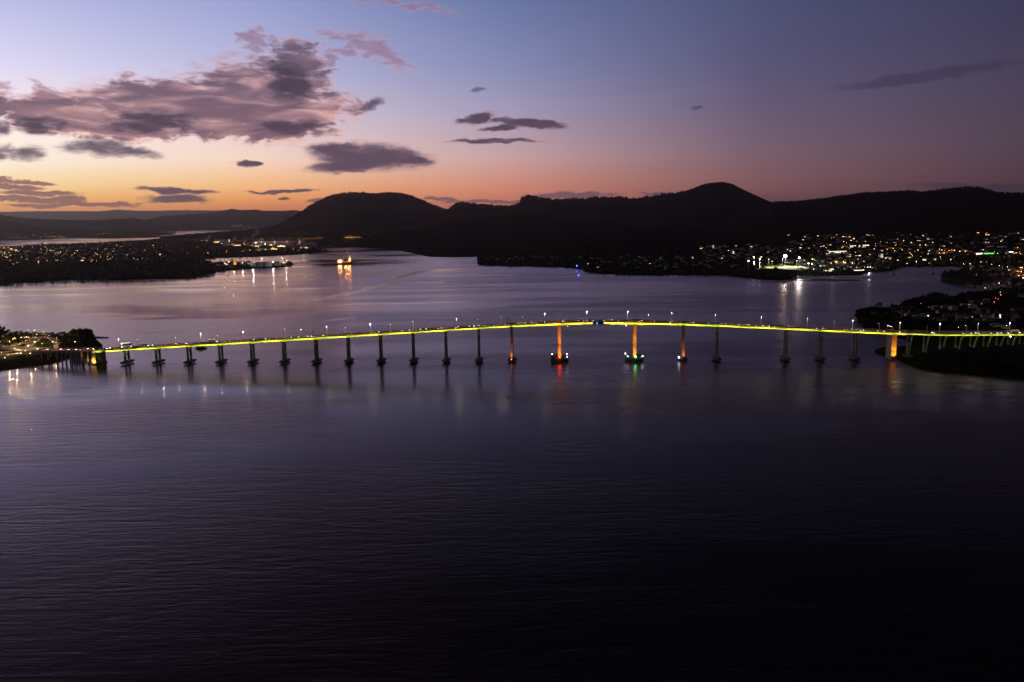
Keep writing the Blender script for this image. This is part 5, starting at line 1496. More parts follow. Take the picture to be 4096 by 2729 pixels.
lamps('515,350,y 697,360,w 735,422,o 950,262,w 1110,218,w 1258,187,w 930,355,w 1180,363,w 1068,318,o 1530,266,y 1775,272,w 1965,197,rr 2000,205,rr 2030,130,yy 2033,155,yy 1950,250,y 2135,272,w 865,472,w 1465,583,yy 2210,470,y 1778,655,y',
      3400, 1130, 3.382, 'between the headland houses behind the bridge', 'lamps of the headland')
place_lamps()

# ------------------------------------------------------------------ tank farm, jetty and ship
def tank(px, py, r, h_, label, m):
    p = hit(px, py)
    if p is None: return
    root = empty('storage_tank', (p.x, p.y, p.z - 0.3)); tag(root, label, 'tank', 'storage tanks on the low point')
    a = MB(); a.cyl((0, 0), r, 0, h_, m, 28); a.build('shell', root, False)
    a = MB(); a.cyl((0, 0), r + 0.15, h_, h_ + 1.3, m, 28, r * 0.25); a.build('roof', root)
    a = MB(); a.tube((r * 0.2, -r * 1.02, 0), (r * 0.75, -r * 0.72, h_), 0.25, M_dsteel, 5); a.build('stair', root)


MT = mat('tank_paint', (0.36, 0.38, 0.42), 0.6, var=0.08)
for px, py, r, h_, l in ((1035, 1066, 17, 17, 'left one of the three big pale grey storage tanks'), (1070, 1065, 19, 18, 'middle and widest of the three big pale storage tanks'), (1109, 1062, 12, 17, 'right one of the three big pale storage tanks'),
                         (1002, 1064, 11, 14, 'dim olive-lit storage tank left of the big ones'), (985, 1060, 9, 12, 'small storage tank at the left of the tank farm'), (1128, 1060, 7, 10, 'small low storage tank right of the big ones'), (968, 1062, 7, 12, 'slim storage tank near the orange tower')):
    tank(px, py, r, h_, l, MT)
p = hit(942, 1066)
root = empty('process_tower', (p.x, p.y, p.z)); tag(root, 'orange-lit square tower at the left of the tank farm', 'tower')
a = MB(); a.box((0, 0, 9), (9, 8, 18), mat('ochre_cladding', (0.6, 0.35, 0.1), 0.6)); a.build('body', root)
a = MB(); a.box((0, 0, 18.5), (9.6, 8.6, 1.0), M_dsteel); a.build('roof', root)
def plight(name, p, e, col, r=0.6):
    d = bpy.data.lights.new(name, 'POINT'); d.energy = e; d.color = col; d.shadow_soft_size = r
    o = bpy.data.objects.new(name, d); COL.objects.link(o); o.location = p; return o


plight('tower_floodlight', (p.x - 2, p.y - 14, p.z + 9), 14000, (1.0, 0.45, 0.08))
p = hit(962, 1066); root = empty('process_tower', (p.x, p.y, p.z)); tag(root, 'open steel frame tower with an orange lamp at the tank farm', 'tower')
for sx in (-2, 2):
    for sy in (-2, 2):
        a = MB(); a.cyl((sx, sy), 0.25, 0, 24, M_dsteel, 5); a.build('leg', root)
for z in (6, 12, 18, 24):
    a = MB(); a.box((0, 0, z), (4.6, 4.6, 0.3), M_dsteel); a.build('platform', root)
for px, py, e, c in ((895, 1060, 9000, (1, .95, .85)), (1013, 1066, 12000, (1, .98, .9)), (1093, 1068, 12000, (1, .98, .9)), (1145, 1062, 9000, (1, .95, .85)), (970, 1066, 7000, (1, .85, .6)), (925, 1062, 9000, (1, .95, .8))):
    p = hit(px, py)
    if p is not None: plight('yard_floodlight', (p.x, p.y - 3, p.z + 14), e, c)


def shed(px, py, L, Wd, H, a_, label, group, m=None, strip=None):
    p = hit(px, py)
    if p is None: return
    root = empty('industrial_shed', (p.x, p.y, p.z - 0.5), a_); tag(root, label, 'shed', group)
    a = MB(); a.box((0, 0, H / 2), (L, Wd, H), m or M_metalroof); a.build('wall', root)
    a = MB(); a.poly([(-L / 2 - .5, -Wd / 2 - .5, H), (L / 2 + .5, -Wd / 2 - .5, H), (L / 2 + .5, Wd / 2 + .5, H), (-L / 2 - .5, Wd / 2 + .5, H), (-L / 2 - .5, 0, H + Wd * .16), (L / 2 + .5, 0, H + Wd * .16)], [(0, 1, 5, 4), (2, 3, 4, 5), (1, 2, 5), (3, 0, 4), (3, 2, 1, 0)], M_metalroof); a.build('roof', root)
    n = int(L // 9)
    for k in range(n):
        a = MB(); a.box((-L / 2 + (k + 0.5) * L / n, -Wd / 2 - 0.06, H * 0.55), (L / n * 0.55, 0.1, H * 0.22), strip or M_glassd); a.build('window', root)
    return root


for i, (px, py, L, Wd, H) in enumerate(((885, 1068, 26, 12, 7), (905, 1068, 22, 12, 8), (1132, 1062, 16, 9, 6), (925, 1072, 18, 8, 5))):
    shed(px, py, L, Wd, H, 0.1 * i - 0.1, uniq('low pale depot building at the tank farm'), 'depot buildings at the tank farm')
ZS = [(872, 972, 60, 25, 14), (895, 975, 70, 30, 16), (915, 978, 60, 28, 14), (935, 980, 70, 28, 18), (950, 985, 50, 22, 12), (985, 968, 60, 30, 34), (1000, 972, 50, 26, 26), (1015, 985, 70, 26, 14), (1040, 988, 60, 26, 12), (1060, 990, 70, 24, 14), (1085, 990, 60, 26, 12), (1110, 988, 90, 30, 16), (1140, 990, 90, 30, 16), (1160, 992, 60, 20, 12), (1040, 1003, 50, 20, 12), (1065, 1003, 45, 18, 10), (1095, 1000, 50, 18, 10), (905, 985, 45, 20, 10), (960, 972, 60, 22, 14), (1180, 985, 24, 14, 22), (1215, 994, 40, 18, 10), (1235, 996, 30, 16, 10)]
for i, (px, py, L, Wd, H) in enumerate(ZS):
    shed(px, py, L, Wd, H, random.uniform(-0.2, 0.2), uniq('%s smelter shed %s' % ('tall' if H > 17 else 'long' if L > 65 else 'low', 'at the left of the works' if px < 960 else 'near the steaming stack' if px < 1020 else 'in the middle of the works' if px < 1120 else 'towards the wharf')), 'sheds of the smelter', strip=G_win if i % 4 == 0 else None)
for px, py, e, c in ((880, 975, 30000, (1, .9, .7)), (920, 978, 40000, (1, .95, .8)), (990, 976, 40000, (1, .5, .15)), (1030, 985, 40000, (1, .95, .85)), (1070, 988, 40000, (1, .95, .85)), (1130, 992, 40000, (1, .9, .7)), (1217, 990, 40000, (.8, 1, .7)), (1050, 1003, 20000, (1, .7, .4))):
    p = hit(px, py)
    if p is not None: plight('works_floodlight', (p.x, p.y - 25, p.z + 30), e * 0.4, c, 1.0)
for px, py, h_ in ((832, 968, 40), (932, 972, 46), (1003, 968, 60), (985, 966, 55)):
    p = hit(px, py); root = empty('chimney_stack', (p.x, p.y, p.z)); tag(root, uniq('tall smelter chimney stack' + (' under the leftmost plume' if px < 900 else ' near the big leaning plume' if px > 960 else ' in the left part of the works')), 'chimney', 'chimney stacks of the smelter')
    a = MB(); a.cyl((0, 0), 2.6, 0, h_, M_conc, 12, 1.7); a.build('flue', root)
for px, py, h_ in ((1189, 990, 52), (1249, 995, 44)):
    p = hit(px, py); root = empty('wharf_crane', (p.x, p.y, p.z - 1)); tag(root, uniq('dark leaning wharf crane at the tip of the smelter point' if px > 1200 else 'dark upright wharf crane on the smelter wharf'), 'crane')
    for sx in (-4, 4):
        a = MB(); a.tube((sx, 0, 0), (sx * 0.4, 0, h_ * 0.6), 0.8, M_dsteel, 5); a.build('leg', root)
    a = MB(); a.tube((0, 0, h_ * 0.55), (6, 0, h_ * 1.15), 1.0, M_dsteel, 5, 0.5); a.build('jib', root)
    a = MB(); a.box((0, 0, h_ * 0.5), (6, 5, 6), M_dsteel); a.build('cab', root)
# steam plumes
sm = bpy.data.materials.new('steam'); sm.use_nodes = True; st_ = NT(sm.node_tree); st_.n.clear()
v_ = st_.new('ShaderNodeVolumePrincipled'); v_.inputs['Color'].default_value = (0.9, 0.87, 0.87, 1); v_.inputs['Density'].default_value = 0.035
so = st_.new('ShaderNodeOutputMaterial'); st_.link(v_.outputs[0], so.inputs['Volume'])


def plume(px0, py0, px1, py1, r0, r1):
    p = hit(px0, py0 + 6); D = math.hypot(p.x, p.y); A = WD(px0, py0, D); B_2 = WD(px1, py1, D); C_, R_ = [], []
    n = 9
    for i in range(n):
        u = i / (n - 1); q = A * (1 - u) + B_2 * u; r = r0 + (r1 - r0) * u; C_.append(tuple(q + RNG.normal(0, r * 0.25, 3))); R_.append(r * random.uniform(0.8, 1.25))
    bm = bmesh.new()
    me = blob_mesh('smoke', C_, R_, 1.0, ICO2, [sm], jitter=0.1)
    o = link('smoke', me); tag(o, kind='stuff')
    rm = o.modifiers.new('remesh', 'REMESH'); rm.mode = 'VOXEL'; rm.voxel_size = r0 * 0.3
    bm.free(); return o


plume(1002, 960, 1030, 927, 9, 17); plume(820, 960, 838, 948, 7, 13); plume(928, 962, 942, 953, 6, 12)

# jetty and ship
p0 = W(1170, 1057.5); p1 = W(1350, 1053.5); jd = p1 - p0; JL = np.linalg.norm(jd[:2]); ja = math.atan2(jd[1], jd[0])
jt = empty('jetty', (p0[0], p0[1], 0), ja); tag(jt, 'long thin trestle jetty running from the tank farm to the ship', 'jetty')
a = MB(); a.box((JL / 2, 0, 5.2), (JL, 4.5, 1.3), M_dsteel); a.build('deck', jt)
a = MB(); a.tube((0, -1, 6.3), (JL, -1, 6.3), 0.35, M_steel); a.build('pipeline', jt)
for k in range(int(JL // 9)):
    a = MB()
    for sy in (-1.5, 1.5): a.cyl((k * 9 + 3, sy), 0.45, -0.5, 4.9, M_dsteel, 6)
    a.box((k * 9 + 3, 0, 4.5), (0.9, 4.2, 0.6), M_dsteel); a.build('trestle', jt)
a = MB(); a.box((JL * 0.72, 0, 6.5), (9, 9, 5), M_dsteel); a.build('loading_platform', jt)
ps = W(1378, 1055); ship = empty('cargo_ship', (ps[0], ps[1], 0), 0.28); tag(ship, 'small cargo ship with white lit stern decks and orange floodlit bow at the jetty end', 'ship')
SL = 62
a = MB(); hull = [(-SL / 2, -6), (-SL / 2 + 2, -7), (SL * .3, -7), (SL * .46, -3.5), (SL * .52, 0), (SL * .46, 3.5), (SL * .3, 7), (-SL / 2 + 2, 7), (-SL / 2, 6)]
M_hull = mat('ship_hull', (0.05, 0.03, 0.028), 0.5); M_ship = mat('ship_paint', (0.7, 0.68, 0.62), 0.5, var=0.06); M_deck = mat('ship_deck', (0.3, 0.2, 0.12), 0.7)
n = len(hull); P_ = [(x * 0.97, y * 0.9, -0.5) for x, y in hull] + [(x, y, 4.2 + max(0, x / SL + 0.05) ** 2 * 16) for x, y in hull]
a.poly(P_, [tuple(reversed(range(n)))] + [(i, (i + 1) % n, n + (i + 1) % n, n + i) for i in range(n)], M_hull); a.poly(P_[n:], [tuple(range(n))], M_deck); a.build('hull', ship)
for i, (L, z) in enumerate(((15, 4.3), (13.5, 7.2), (12, 10.1), (9, 13.0))):
    a = MB(); a.box((-SL * 0.3 + i * 0.3, 0, z + 1.35), (L, 12 - i, 2.7), M_ship); d = a.build('deckhouse', ship)
    for k in range(5):
        a = MB(); a.box((-SL * 0.3 + i * 0.3 - L / 2 + (k + 0.5) * L / 5, -(12 - i) / 2 - 0.08, z + 1.5), (0.9, 0.12, 0.9), G_lw if (k + i) % 3 else G_winw); a.build('window', d)
a = MB(); a.cyl((-SL * 0.42, 0), 1.6, 7, 19, M_dsteel, 10); a.build('funnel', ship)
a = MB(); a.tube((-2, 0, 6), (-11, 0, 27), 0.7, mat('crane_orange', (0.7, 0.35, 0.06), 0.5), 6, 0.35); a.build('crane_boom', ship)
a = MB(); a.cyl((-2, 0), 1.2, 4, 10, MATS['crane_orange'], 8); a.build('crane_post', ship)
a = MB(); a.box((14, 0, 5.6), (16, 9, 2.2), MATS['crane_orange']); a.build('hatch', ship)
a = MB(); a.cyl((22, 0), 0.35, 6, 21, M_steel, 6); a.build('mast', ship)
GS = glow('ship_floodlight', (1.0, 0.30, 0.035), 60, True)
for x, y, z, r in ((22.5, -1.0, 18.5, 1.7), (20.5, -1.0, 13.0, 1.5), (-SL * 0.40, -5, 12.5, 0.7), (-SL * 0.18, -5, 12.0, 0.6)):
    a = MB(); a.ball((x, y, z), r, GS, 8); a.build('floodlight', ship)
a = MB(); a.ball((22, 0, 30), 0.6, G_lo, 6); a.cyl((22, 0), 0.12, 21, 30, M_steel, 5); a.build('masthead_light', ship)

for x, y, z, e in ((15, -3, 16, 52000), (4, -6, 13, 26000), (-17, -9, 13, 26000), (-26, -9, 10, 14000)):
    ca, sa = math.cos(0.28), math.sin(0.28); plight('ship_light', (ps[0] + x * ca - y * sa, ps[1] + x * sa + y * ca, z), e * 0.5, (1.0, 0.30, 0.04), 0.8)
# ------------------------------------------------------------------ floodlit oval and lit buildings on the right
oc = hit(3108, 1070); 
p_l, p_r, p_f, p_b = (hit(3035, 1066), hit(3190, 1066), hit(3105, 1086), hit(3110, 1060.5))
fc = (p_l + p_r) / 2; fw = (p_r - p_l).length / 2
ov = MB(); rows = []
for k in range(9):
    rr_ = k / 8; ring = []
    for i in range(48):
        q = 2 * PI * i / 48; x = fc.x + fw * rr_ * math.cos(q); y = p_f.y + (math.sin(q) * rr_ * 0.5 + 0.5) * 225
        ring.append((x, y, 11.5))
    rows.append(ring)
V = [v for r in rows for v in r]; F_2 = []
for k in range(8):
    for i in range(48): F_2.append((k * 48 + i, k * 48 + (i + 1) % 48, (k + 1) * 48 + (i + 1) % 48, (k + 1) * 48 + i))
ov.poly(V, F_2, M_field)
ring = rows[-1]; ov.poly([(x, y, 11.5) for x, y, z in ring] + [(x, y, -1) for x, y, z in ring], [(i, (i + 1) % 48, 48 + (i + 1) % 48, 48 + i) for i in range(48)], M_land)
o = ov.build('sports_oval'); tag(o, kind='structure')
fcy = p_f.y + 112
for k in range(16):
    pass
MASTS = [(3140.5, 1029, 3, 'the brightest floodlight tower, right behind the oval'), (3197, 1034, 2, 'second brightest floodlight tower at the right end of the oval'), (2994, 1045.6, 1, 'floodlight tower farthest left of the oval'), (3016, 1032, 1, 'floodlight tower standing behind the lit tree'), (3039, 1036.7, 1, 'floodlight tower at the left end of the oval'),
         (3075, 1038.7, 0, 'dim floodlight tower behind the middle of the oval'), (3088, 1047, 0, 'short dim tower behind the oval'), (3130, 1036.7, 0, 'dim tower just left of the brightest floodlight tower'), (3187, 1044, 0, 'dim tower near the right end of the oval'), (3234, 1055, 1, 'lamp tower between the oval and the marina'), (3248, 1057, 1, 'lamp tower beside the marina car park')]
GF = [glow('flood_dim', (1, .9, .75), 12, True), glow('flood_white', (0.95, 0.95, 1.0), 26, True), glow('flood_bright', (1.0, 0.93, 0.85), 32, True), glow('flood_glare', (1.0, 0.80, 0.52), 90, True)]
for px, py, lev, l in MASTS:
    D = fcy + 60 if 3030 < px < 3200 and lev != 1 else fcy - 20
    top = WD(px, py, D * math.hypot(ray(px, py)[0], ray(px, py)[1]) / ray(px, py)[1]); gz = max(1.0, ground(top[0], top[1], 5)); H = top[2] - gz
    if H < 10: H = 18
    root = empty('floodlight_tower', (top[0], top[1], gz)); tag(root, l, 'floodlight tower', 'floodlight towers around the oval')
    a = MB(); a.cyl((0, 0), 0.5, 0, H, M_steel, 8, 0.25); a.build('mast', root)
    a = MB(); w = (1.0, 2.4, 5.0, 9.0)[lev]; hh_ = (1.4, 1.8, 3.6, 6.5)[lev]; a.box((0, 0, H + hh_ / 2), (w, 0.4, hh_), M_dsteel); hd = a.build('lamp_frame', root)
    a = MB(); a.box((0, -0.32, H + hh_ / 2), (w * 0.95, 0.2, hh_ * 0.92), GF[lev]); a.build('lamp_panel', hd)
    if lev >= 1 and px < 3200:
        spot_d = bpy.data.lights.new('oval_floodlight', 'SPOT'); spot_d.energy = (0, 1300000, 600000, 1000000)[lev]; spot_d.color = (1, .93, .75); spot_d.spot_size = math.radians(60 if lev == 1 else 74); spot_d.spot_blend = 0.35; spot_d.shadow_soft_size = 1.0
        q = bpy.data.objects.new('oval_floodlight', spot_d); COL.objects.link(q); q.location = (top[0], top[1] - 1.5, gz + H)
        q.rotation_euler = (Vector(q.location) - (Vector((fc.x, fcy + 20, 9)) if lev == 1 else Vector((top[0], top[1] - 42, 9)))).to_track_quat('Z', 'Y').to_euler()
shed(3055, 1062, 60, 12, 6, 0.05, 'long low white clubhouse at the left end of the oval', 'lit buildings across the river', mat('white_render', (0.7, 0.68, 0.62), 0.7))
p = hit(3022, 1066)
if p is not None: tree(p.x, p.y, 19, 'tall tree lit yellow-green by the floodlights left of the oval', 'trees in front of the floodlit oval', 0)


def lit_block(px, py, L, H, rows, glowm, label, Wd=12):
    p = hit(px, py)
    if p is None: return
    root = empty('lit_building', (p.x, p.y, p.z - 0.5)); tag(root, label, 'building', 'lit buildings across the river')
    a = MB(); a.box((0, 0, H / 2), (L, Wd, H), WALLC[2]); a.build('wall', root)
    a = MB(); a.box((0, 0, H + 0.3), (L + 1.4, Wd + 1.4, 0.5), M_metalroof); a.build('roof', root)
    for r in range(rows):
        n = max(3, int(L / 6))
        for k in range(n):
            a = MB(); a.box((-L / 2 + (k + 0.5) * L / n, -Wd / 2 - 0.08, (r + 0.55) * H / rows), (L / n * 0.8, 0.12, H / rows * 0.36), glowm); a.build('window', root)


GB = glow('shop_window', (1.0, 0.80, 0.55), 2.6)
lit_block(3348, 1013, 64, 9, 2, GB, 'long two-storey building with two bright window bands left of the hillside church')
lit_block(3415, 990, 48, 9, 2, GB, 'bright two-band building high on the hillside above the marina')
lit_block(3457, 985, 34, 7, 1, GB, 'short bright building right of the two-band one on the hillside')
lit_block(3364, 1054, 28, 5, 1, GB, 'low bright building beside the two glaring orange lamps')
lit_block(3925, 1019, 44, 8, 1, glow('shop_window_cream', (1.0, 0.92, 0.72), 7), 'wide cream-lit shop front in the bright main street')
lit_block(3968, 1017, 62, 6, 1, glow('green_canopy', (0.12, 1.0, 0.08), 4.0), 'green-lit service station canopy in the bright main street')
lit_block(4040, 1018, 16, 12, 2, glow('panel_white', (0.9, 1.0, 0.95), 3.5), 'tall pale lit facade at the right end of the main street')
lit_block(3715, 1042, 60, 6, 2, GB, 'long building with warm window rows above the small bay')
lit_block(3745, 1040, 40, 6, 1, GB, 'warm-lit terrace right of the long building above the small bay')
lit_block(3430, 1084, 26, 5, 1, GB, 'lit boat shed on the shore of the marina')
lit_block(3310, 1086, 22, 5, 1, GB, 'bright clubhouse at the left end of the marina')
lit_block(3320, 1080, 18, 5, 1, GB, 'small bright building behind the marina clubhouse')
lit_block(3956, 1087, 60, 6, 1, M_glassd, 'long pale flat-roofed building on the shore at the right')
p = hit(3523, 1030)
if p is not None:
    root = empty('church', (p.x, p.y, p.z)); tag(root, 'small white floodlit gabled church on the hillside', 'church')
    a = MB(); a.poly([(-5, -8, 0), (5, -8, 0), (5, -8, 9), (0, -8, 15), (-5, -8, 9), (-5, 10, 0), (5, 10, 0), (5, 10, 9), (0, 10, 15), (-5, 10, 9)], [(0, 1, 2, 3, 4), (9, 8, 7, 6, 5), (0, 5, 6, 1), (1, 6, 7, 2), (4, 9, 5, 0)], WALLC[2]); a.build('wall', root)
    a = MB(); a.poly([(-5.3, -8.3, 9), (0, -8.3, 15.4), (5.3, -8.3, 9), (-5.3, 10.3, 9), (0, 10.3, 15.4), (5.3, 10.3, 9)], [(0, 1, 4, 3), (1, 2, 5, 4)], ROOFC[1]); a.build('roof', root)
    plight('church_floodlight', (p.x, p.y - 22, p.z + 4), 9000, (1, .95, .85))
for px, py, e, c in ((3538, 1044, 14000, (1, .4, .05)), (4076, 1098, 20000, (1, .35, .06)), (4090, 1108, 20000, (1, .4, .08)), (4070, 1090, 12000, (1, .35, .06)), (3780, 1006, 12000, (1, .5, .15)), (3600, 1003, 12000, (1, .5, .15)), (3380, 993, 12000, (1, .5, .15)), (3860, 1010, 12000, (1, .45, .1)), (3330, 1084, 9000, (1, .9, .7)), (3475, 1082, 12000, (.9, .9, 1))):
    p = hit(px, py)
    if p is not None: plight('street_pool_light', (p.x, p.y - 4, p.z + 9), e, c)

# ------------------------------------------------------------------ boats and marks on the water
def make_sailboat(seed):
    r = random.Random(seed); L = 9; root = empty('sailing_boat')
    a = MB(); h_ = [(-L / 2, -1.1), (0, -1.5), (L * .3, -1.1), (L / 2, 0), (L * .3, 1.1), (0, 1.5), (-L / 2, 1.1)]; n = len(h_)
    P_ = [(x * .93, y * .7, -0.2) for x, y in h_] + [(x, y, 1.1) for x, y in h_]
    a.poly(P_, [tuple(reversed(range(n))), tuple(range(n, 2 * n))] + [(i, (i + 1) % n, n + (i + 1) % n, n + i) for i in range(n)], M_ship); a.build('hull', root)
    a = MB(); a.box((-0.3, 0, 1.45), (3.8, 1.8, 0.7), M_ship, 0, 0.85); a.build('cabin', root)
    a = MB(); a.cyl((0.6, 0), 0.14, 1.2, 12.5, M_steel, 5, 0.08); a.tube((0.6, 0, 2.6), (-3.4, 0, 2.7), 0.12, M_steel, 5); a.build('mast', root)
    return root


def make_motorboat():
    L = 11; root = empty('motor_boat')
    a = MB(); h_ = [(-L / 2, -1.7), (L * .1, -1.8), (L * .35, -1.2), (L / 2, 0), (L * .35, 1.2), (L * .1, 1.8), (-L / 2, 1.7)]; n = len(h_)
    P_ = [(x * .93, y * .8, -0.2) for x, y in h_] + [(x, y, 1.5) for x, y in h_]
    a.poly(P_, [tuple(reversed(range(n))), tuple(range(n, 2 * n))] + [(i, (i + 1) % n, n + (i + 1) % n, n + i) for i in range(n)], M_ship); a.build('hull', root)
    a = MB(); a.box((-0.6, 0, 2.3), (5.0, 2.6, 1.6), M_ship, 0, 0.85); a.build('cabin', root)
    a = MB(); a.box((-0.6, 0, 2.4), (4.6, 2.66, 0.6), M_glassd, 0, 0.9); a.build('window_band', root)
    return root


sbp, mbp = make_sailboat(1), make_motorboat(); nb_ = 0
BG = 'boats berthed in the marina'
for row, (xa, ya, xb, yb, n) in enumerate(((3165, 1110, 3250, 1107, 12), (3170, 1114, 3300, 1112, 18), (3250, 1117, 3425, 1119, 24), (3300, 1109, 3440, 1110, 18), (3450, 1107, 3500, 1108, 8))):
    for k in range(n):
        u = (k + random.uniform(-0.2, 0.2)) / n; p = W(xa + (xb - xa) * u, ya + (yb - ya) * u)
        src = sbp if random.random() < 0.6 else mbp; o = copy_tree(src); o.location = (p[0], p[1], 0); o.rotation_euler = (0, 0, random.choice((1.4, 1.6, -1.5)) + random.uniform(-0.1, 0.1))
        tag(o, uniq('moored white %s in the %s of the marina' % ('yacht with bare mast' if src is sbp else 'motor cruiser', ('leftmost pontoon row', 'second left pontoon row', 'front pontoon row', 'rear right pontoon row', 'small right-hand group')[row])), 'boat', BG)
    p = W(xa, ya + 0.6); q = W(xb, yb + 0.6); a = MB(); a.tube((p[0], p[1], 0.2), (q[0], q[1], 0.2), 0.9, M_conc_dark, 4); o = a.build('pontoon'); tag(o, uniq('low floating pontoon under the moored boats of the marina'), 'pontoon', 'pontoons of the marina')
p = W(3165, 1121); q = W(3437, 1123.5); a = MB()
for k in range(26):
    u = k / 25; c = p * (1 - u) + q * u; a.ball((c[0], c[1], 0.4), 4.2, M_rock, 7, 0.45)
o = a.build('breakwater'); tag(o, 'long dark low breakwater in front of the marina', 'breakwater')
for bx, by, src, l in ((413, 1126.5, mbp, 'dark motor boat lying off the wooded left shore'), (64, 1151, sbp, 'small yacht nearest the left edge off the wooded shore'), (146, 1136, sbp, 'small moored yacht off the left wooded shore, second from the left edge'), (235.5, 1131, mbp, 'small moored boat mid way along the wooded left shore'), (264, 1134.5, sbp, 'small moored yacht just left of the dark motor boat'), (297, 1126, mbp, 'dark boat close under the wooded left bank'),
                       (789, 1043, sbp, 'dark yacht at the left in the inlet behind the tank farm'), (929, 1039, mbp, 'dark launch in the inlet behind the tank farm'), (3591, 1113, sbp, 'dark moored yacht right of the marina'), (3728, 1096.5, mbp, 'dark launch moored in the small bay'), (3667, 1108, mbp, 'pale launch moored below the small bay'), (3572, 1097, mbp, 'dark launch near the pontoon end right of the marina'), (3690, 1180, sbp, 'small dark boat behind the headland trees')):
    o = copy_tree(src); pp = W(bx, by); o.location = (pp[0], pp[1], 0); k = 1.0 if by > 1100 else 1.6; o.scale = (k, k, k); o.rotation_euler = (0, 0, random.uniform(-0.4, 0.4)); tag(o, l, 'boat', 'moored boats on the river')
pp = W(911, 1103.5); sbp.location = (pp[0], pp[1], 0); tag(sbp, 'white yacht moored off the tank farm point', 'boat', 'moored boats on the river')
pp = W(806, 1395); mbp.location = (pp[0], pp[1], 0); mbp.scale = (1.45, 1.6, 1.3); tag(mbp, 'dark barge-like boat on the water behind the fourth two-legged pier', 'boat', 'moored boats on the river')
for o in mbp.children:
    if not o.name.startswith('window'):
        o.data = o.data.copy(); o.data.materials.clear(); o.data.materials.append(M_hull)
# lit ferry beyond the left end of the bridge
pf = W(506, 1378); fy = empty('ferry', (pf[0], pf[1], 0), math.radians(38)); tag(fy, 'small ferry with glowing white cabin above the second two-legged pier', 'ferry'); L = 15
a = MB(); h_ = [(-L / 2, -2), (L * .3, -2.1), (L / 2, 0), (L * .3, 2.1), (-L / 2, 2)]; n = 5
P_ = [(x * .95, y * .8, -0.3) for x, y in h_] + [(x, y, 1.3) for x, y in h_]
a.poly(P_, [tuple(reversed(range(n))), tuple(range(n, 2 * n))] + [(i, (i + 1) % n, n + (i + 1) % n, n + i) for i in range(n)], M_ship); a.build('hull', fy)
a = MB(); a.box((-0.8, 0, 2.4), (11.5, 3.6, 2.2), M_ship); a.build('cabin', fy)
a = MB(); a.box((-0.8, 0, 3.65), (12.2, 4.0, 0.25), M_ship); a.build('roof', fy)
for k in range(6):
    a = MB(); a.box((-5.6 + k * 1.9, -1.84, 2.5), (1.6, 0.1, 1.3), glow('ferry_window', (1.0, 0.84, 0.62), 1.3)); a.build('window', fy)
a = MB(); a.ball((-7.0, -0.5, 2.0), 0.45, G_head, 6); a.build('lamp', fy)
# breakwater tongue behind the big tree
p = W(368, 1351); q = W(434, 1351.5); a = MB(); n = 16
for k in range(n):
    u = k / (n - 1); c = p * (1 - u) + q * u; a.ball((c[0], c[1], 0.3), 3.4 * (1 - 0.75 * u ** 3), M_rock, 8, 0.5)
a.poly([(p[0], p[1] - 3.5, 0), (q[0], q[1] - 0.7, 0), (q[0], q[1] + 0.7, 0), (p[0], p[1] + 3.5, 0), (p[0], p[1] - 2, 2.0), (q[0], q[1] - 0.3, 1.2), (q[0], q[1] + 0.3, 1.2), (p[0], p[1] + 2, 2.0)], [(0, 1, 5, 4), (1, 2, 6, 5), (2, 3, 7, 6), (3, 0, 4, 7), (4, 5, 6, 7)], M_rock)
o = a.build('breakwater'); tag(o, 'dark pointed rock spit in the water right of the big tree', 'breakwater')
# blue beacons and other marks
GBl = glow('beacon_blue', (0.03, 0.08, 1.0), 60, True)


def beacon(px, py_base, h_, r, m, label):
    p = W(px, py_base); root = empty('channel_beacon', (p[0], p[1], 0)); tag(root, label, 'beacon')
    a = MB(); a.cyl((0, 0), 0.5, -0.5, h_ - r, M_dsteel, 8, 0.3); a.build('pile', root)
    a = MB(); a.ball((0, 0, h_), r, m, 8); a.build('lamp', root)


beacon(2307.4, 1076, 10.5, 1.0, GBl, 'upper of two blue channel beacons, close under the far peninsula')
beacon(2314.7, 1106, 3.6, 0.85, GBl, 'lower of two blue channel beacons, out on the open water')
beacon(1047, 972.5, 8, 1.2, G_lw, 'white-lit beacon in the strip of water behind the smelter, left one')
beacon(1099, 971, 8, 1.2, G_lw, 'white-lit beacon in the strip of water behind the smelter, middle one')
beacon(1148, 969, 8, 1.2, G_lo, 'orange-lit beacon in the strip of water behind the smelter')
beacon(1198, 967, 8, 1.2, G_ly, 'yellow-lit beacon farthest right in the strip of water behind the smelter')
p = hit(42, 1120)
if p is not None:
    a = MB(); a.cyl((0, 0), 0.2, 0, 9, M_dsteel, 5); a.ball((0, 0, 9.4), 0.8, glow('jetty_lamp', (0.9, 1.0, 0.55), 50, True), 6); o = a.build('street_lamp'); o.location = (p.x, p.y, p.z); tag(o, 'lone greenish lamp on the dark left bank reflected in the river', 'street lamp')

# ------------------------------------------------------------------ interchange on the near left shore
def za(x, y): return (x / 7.465, 1290 + y / 7.465)


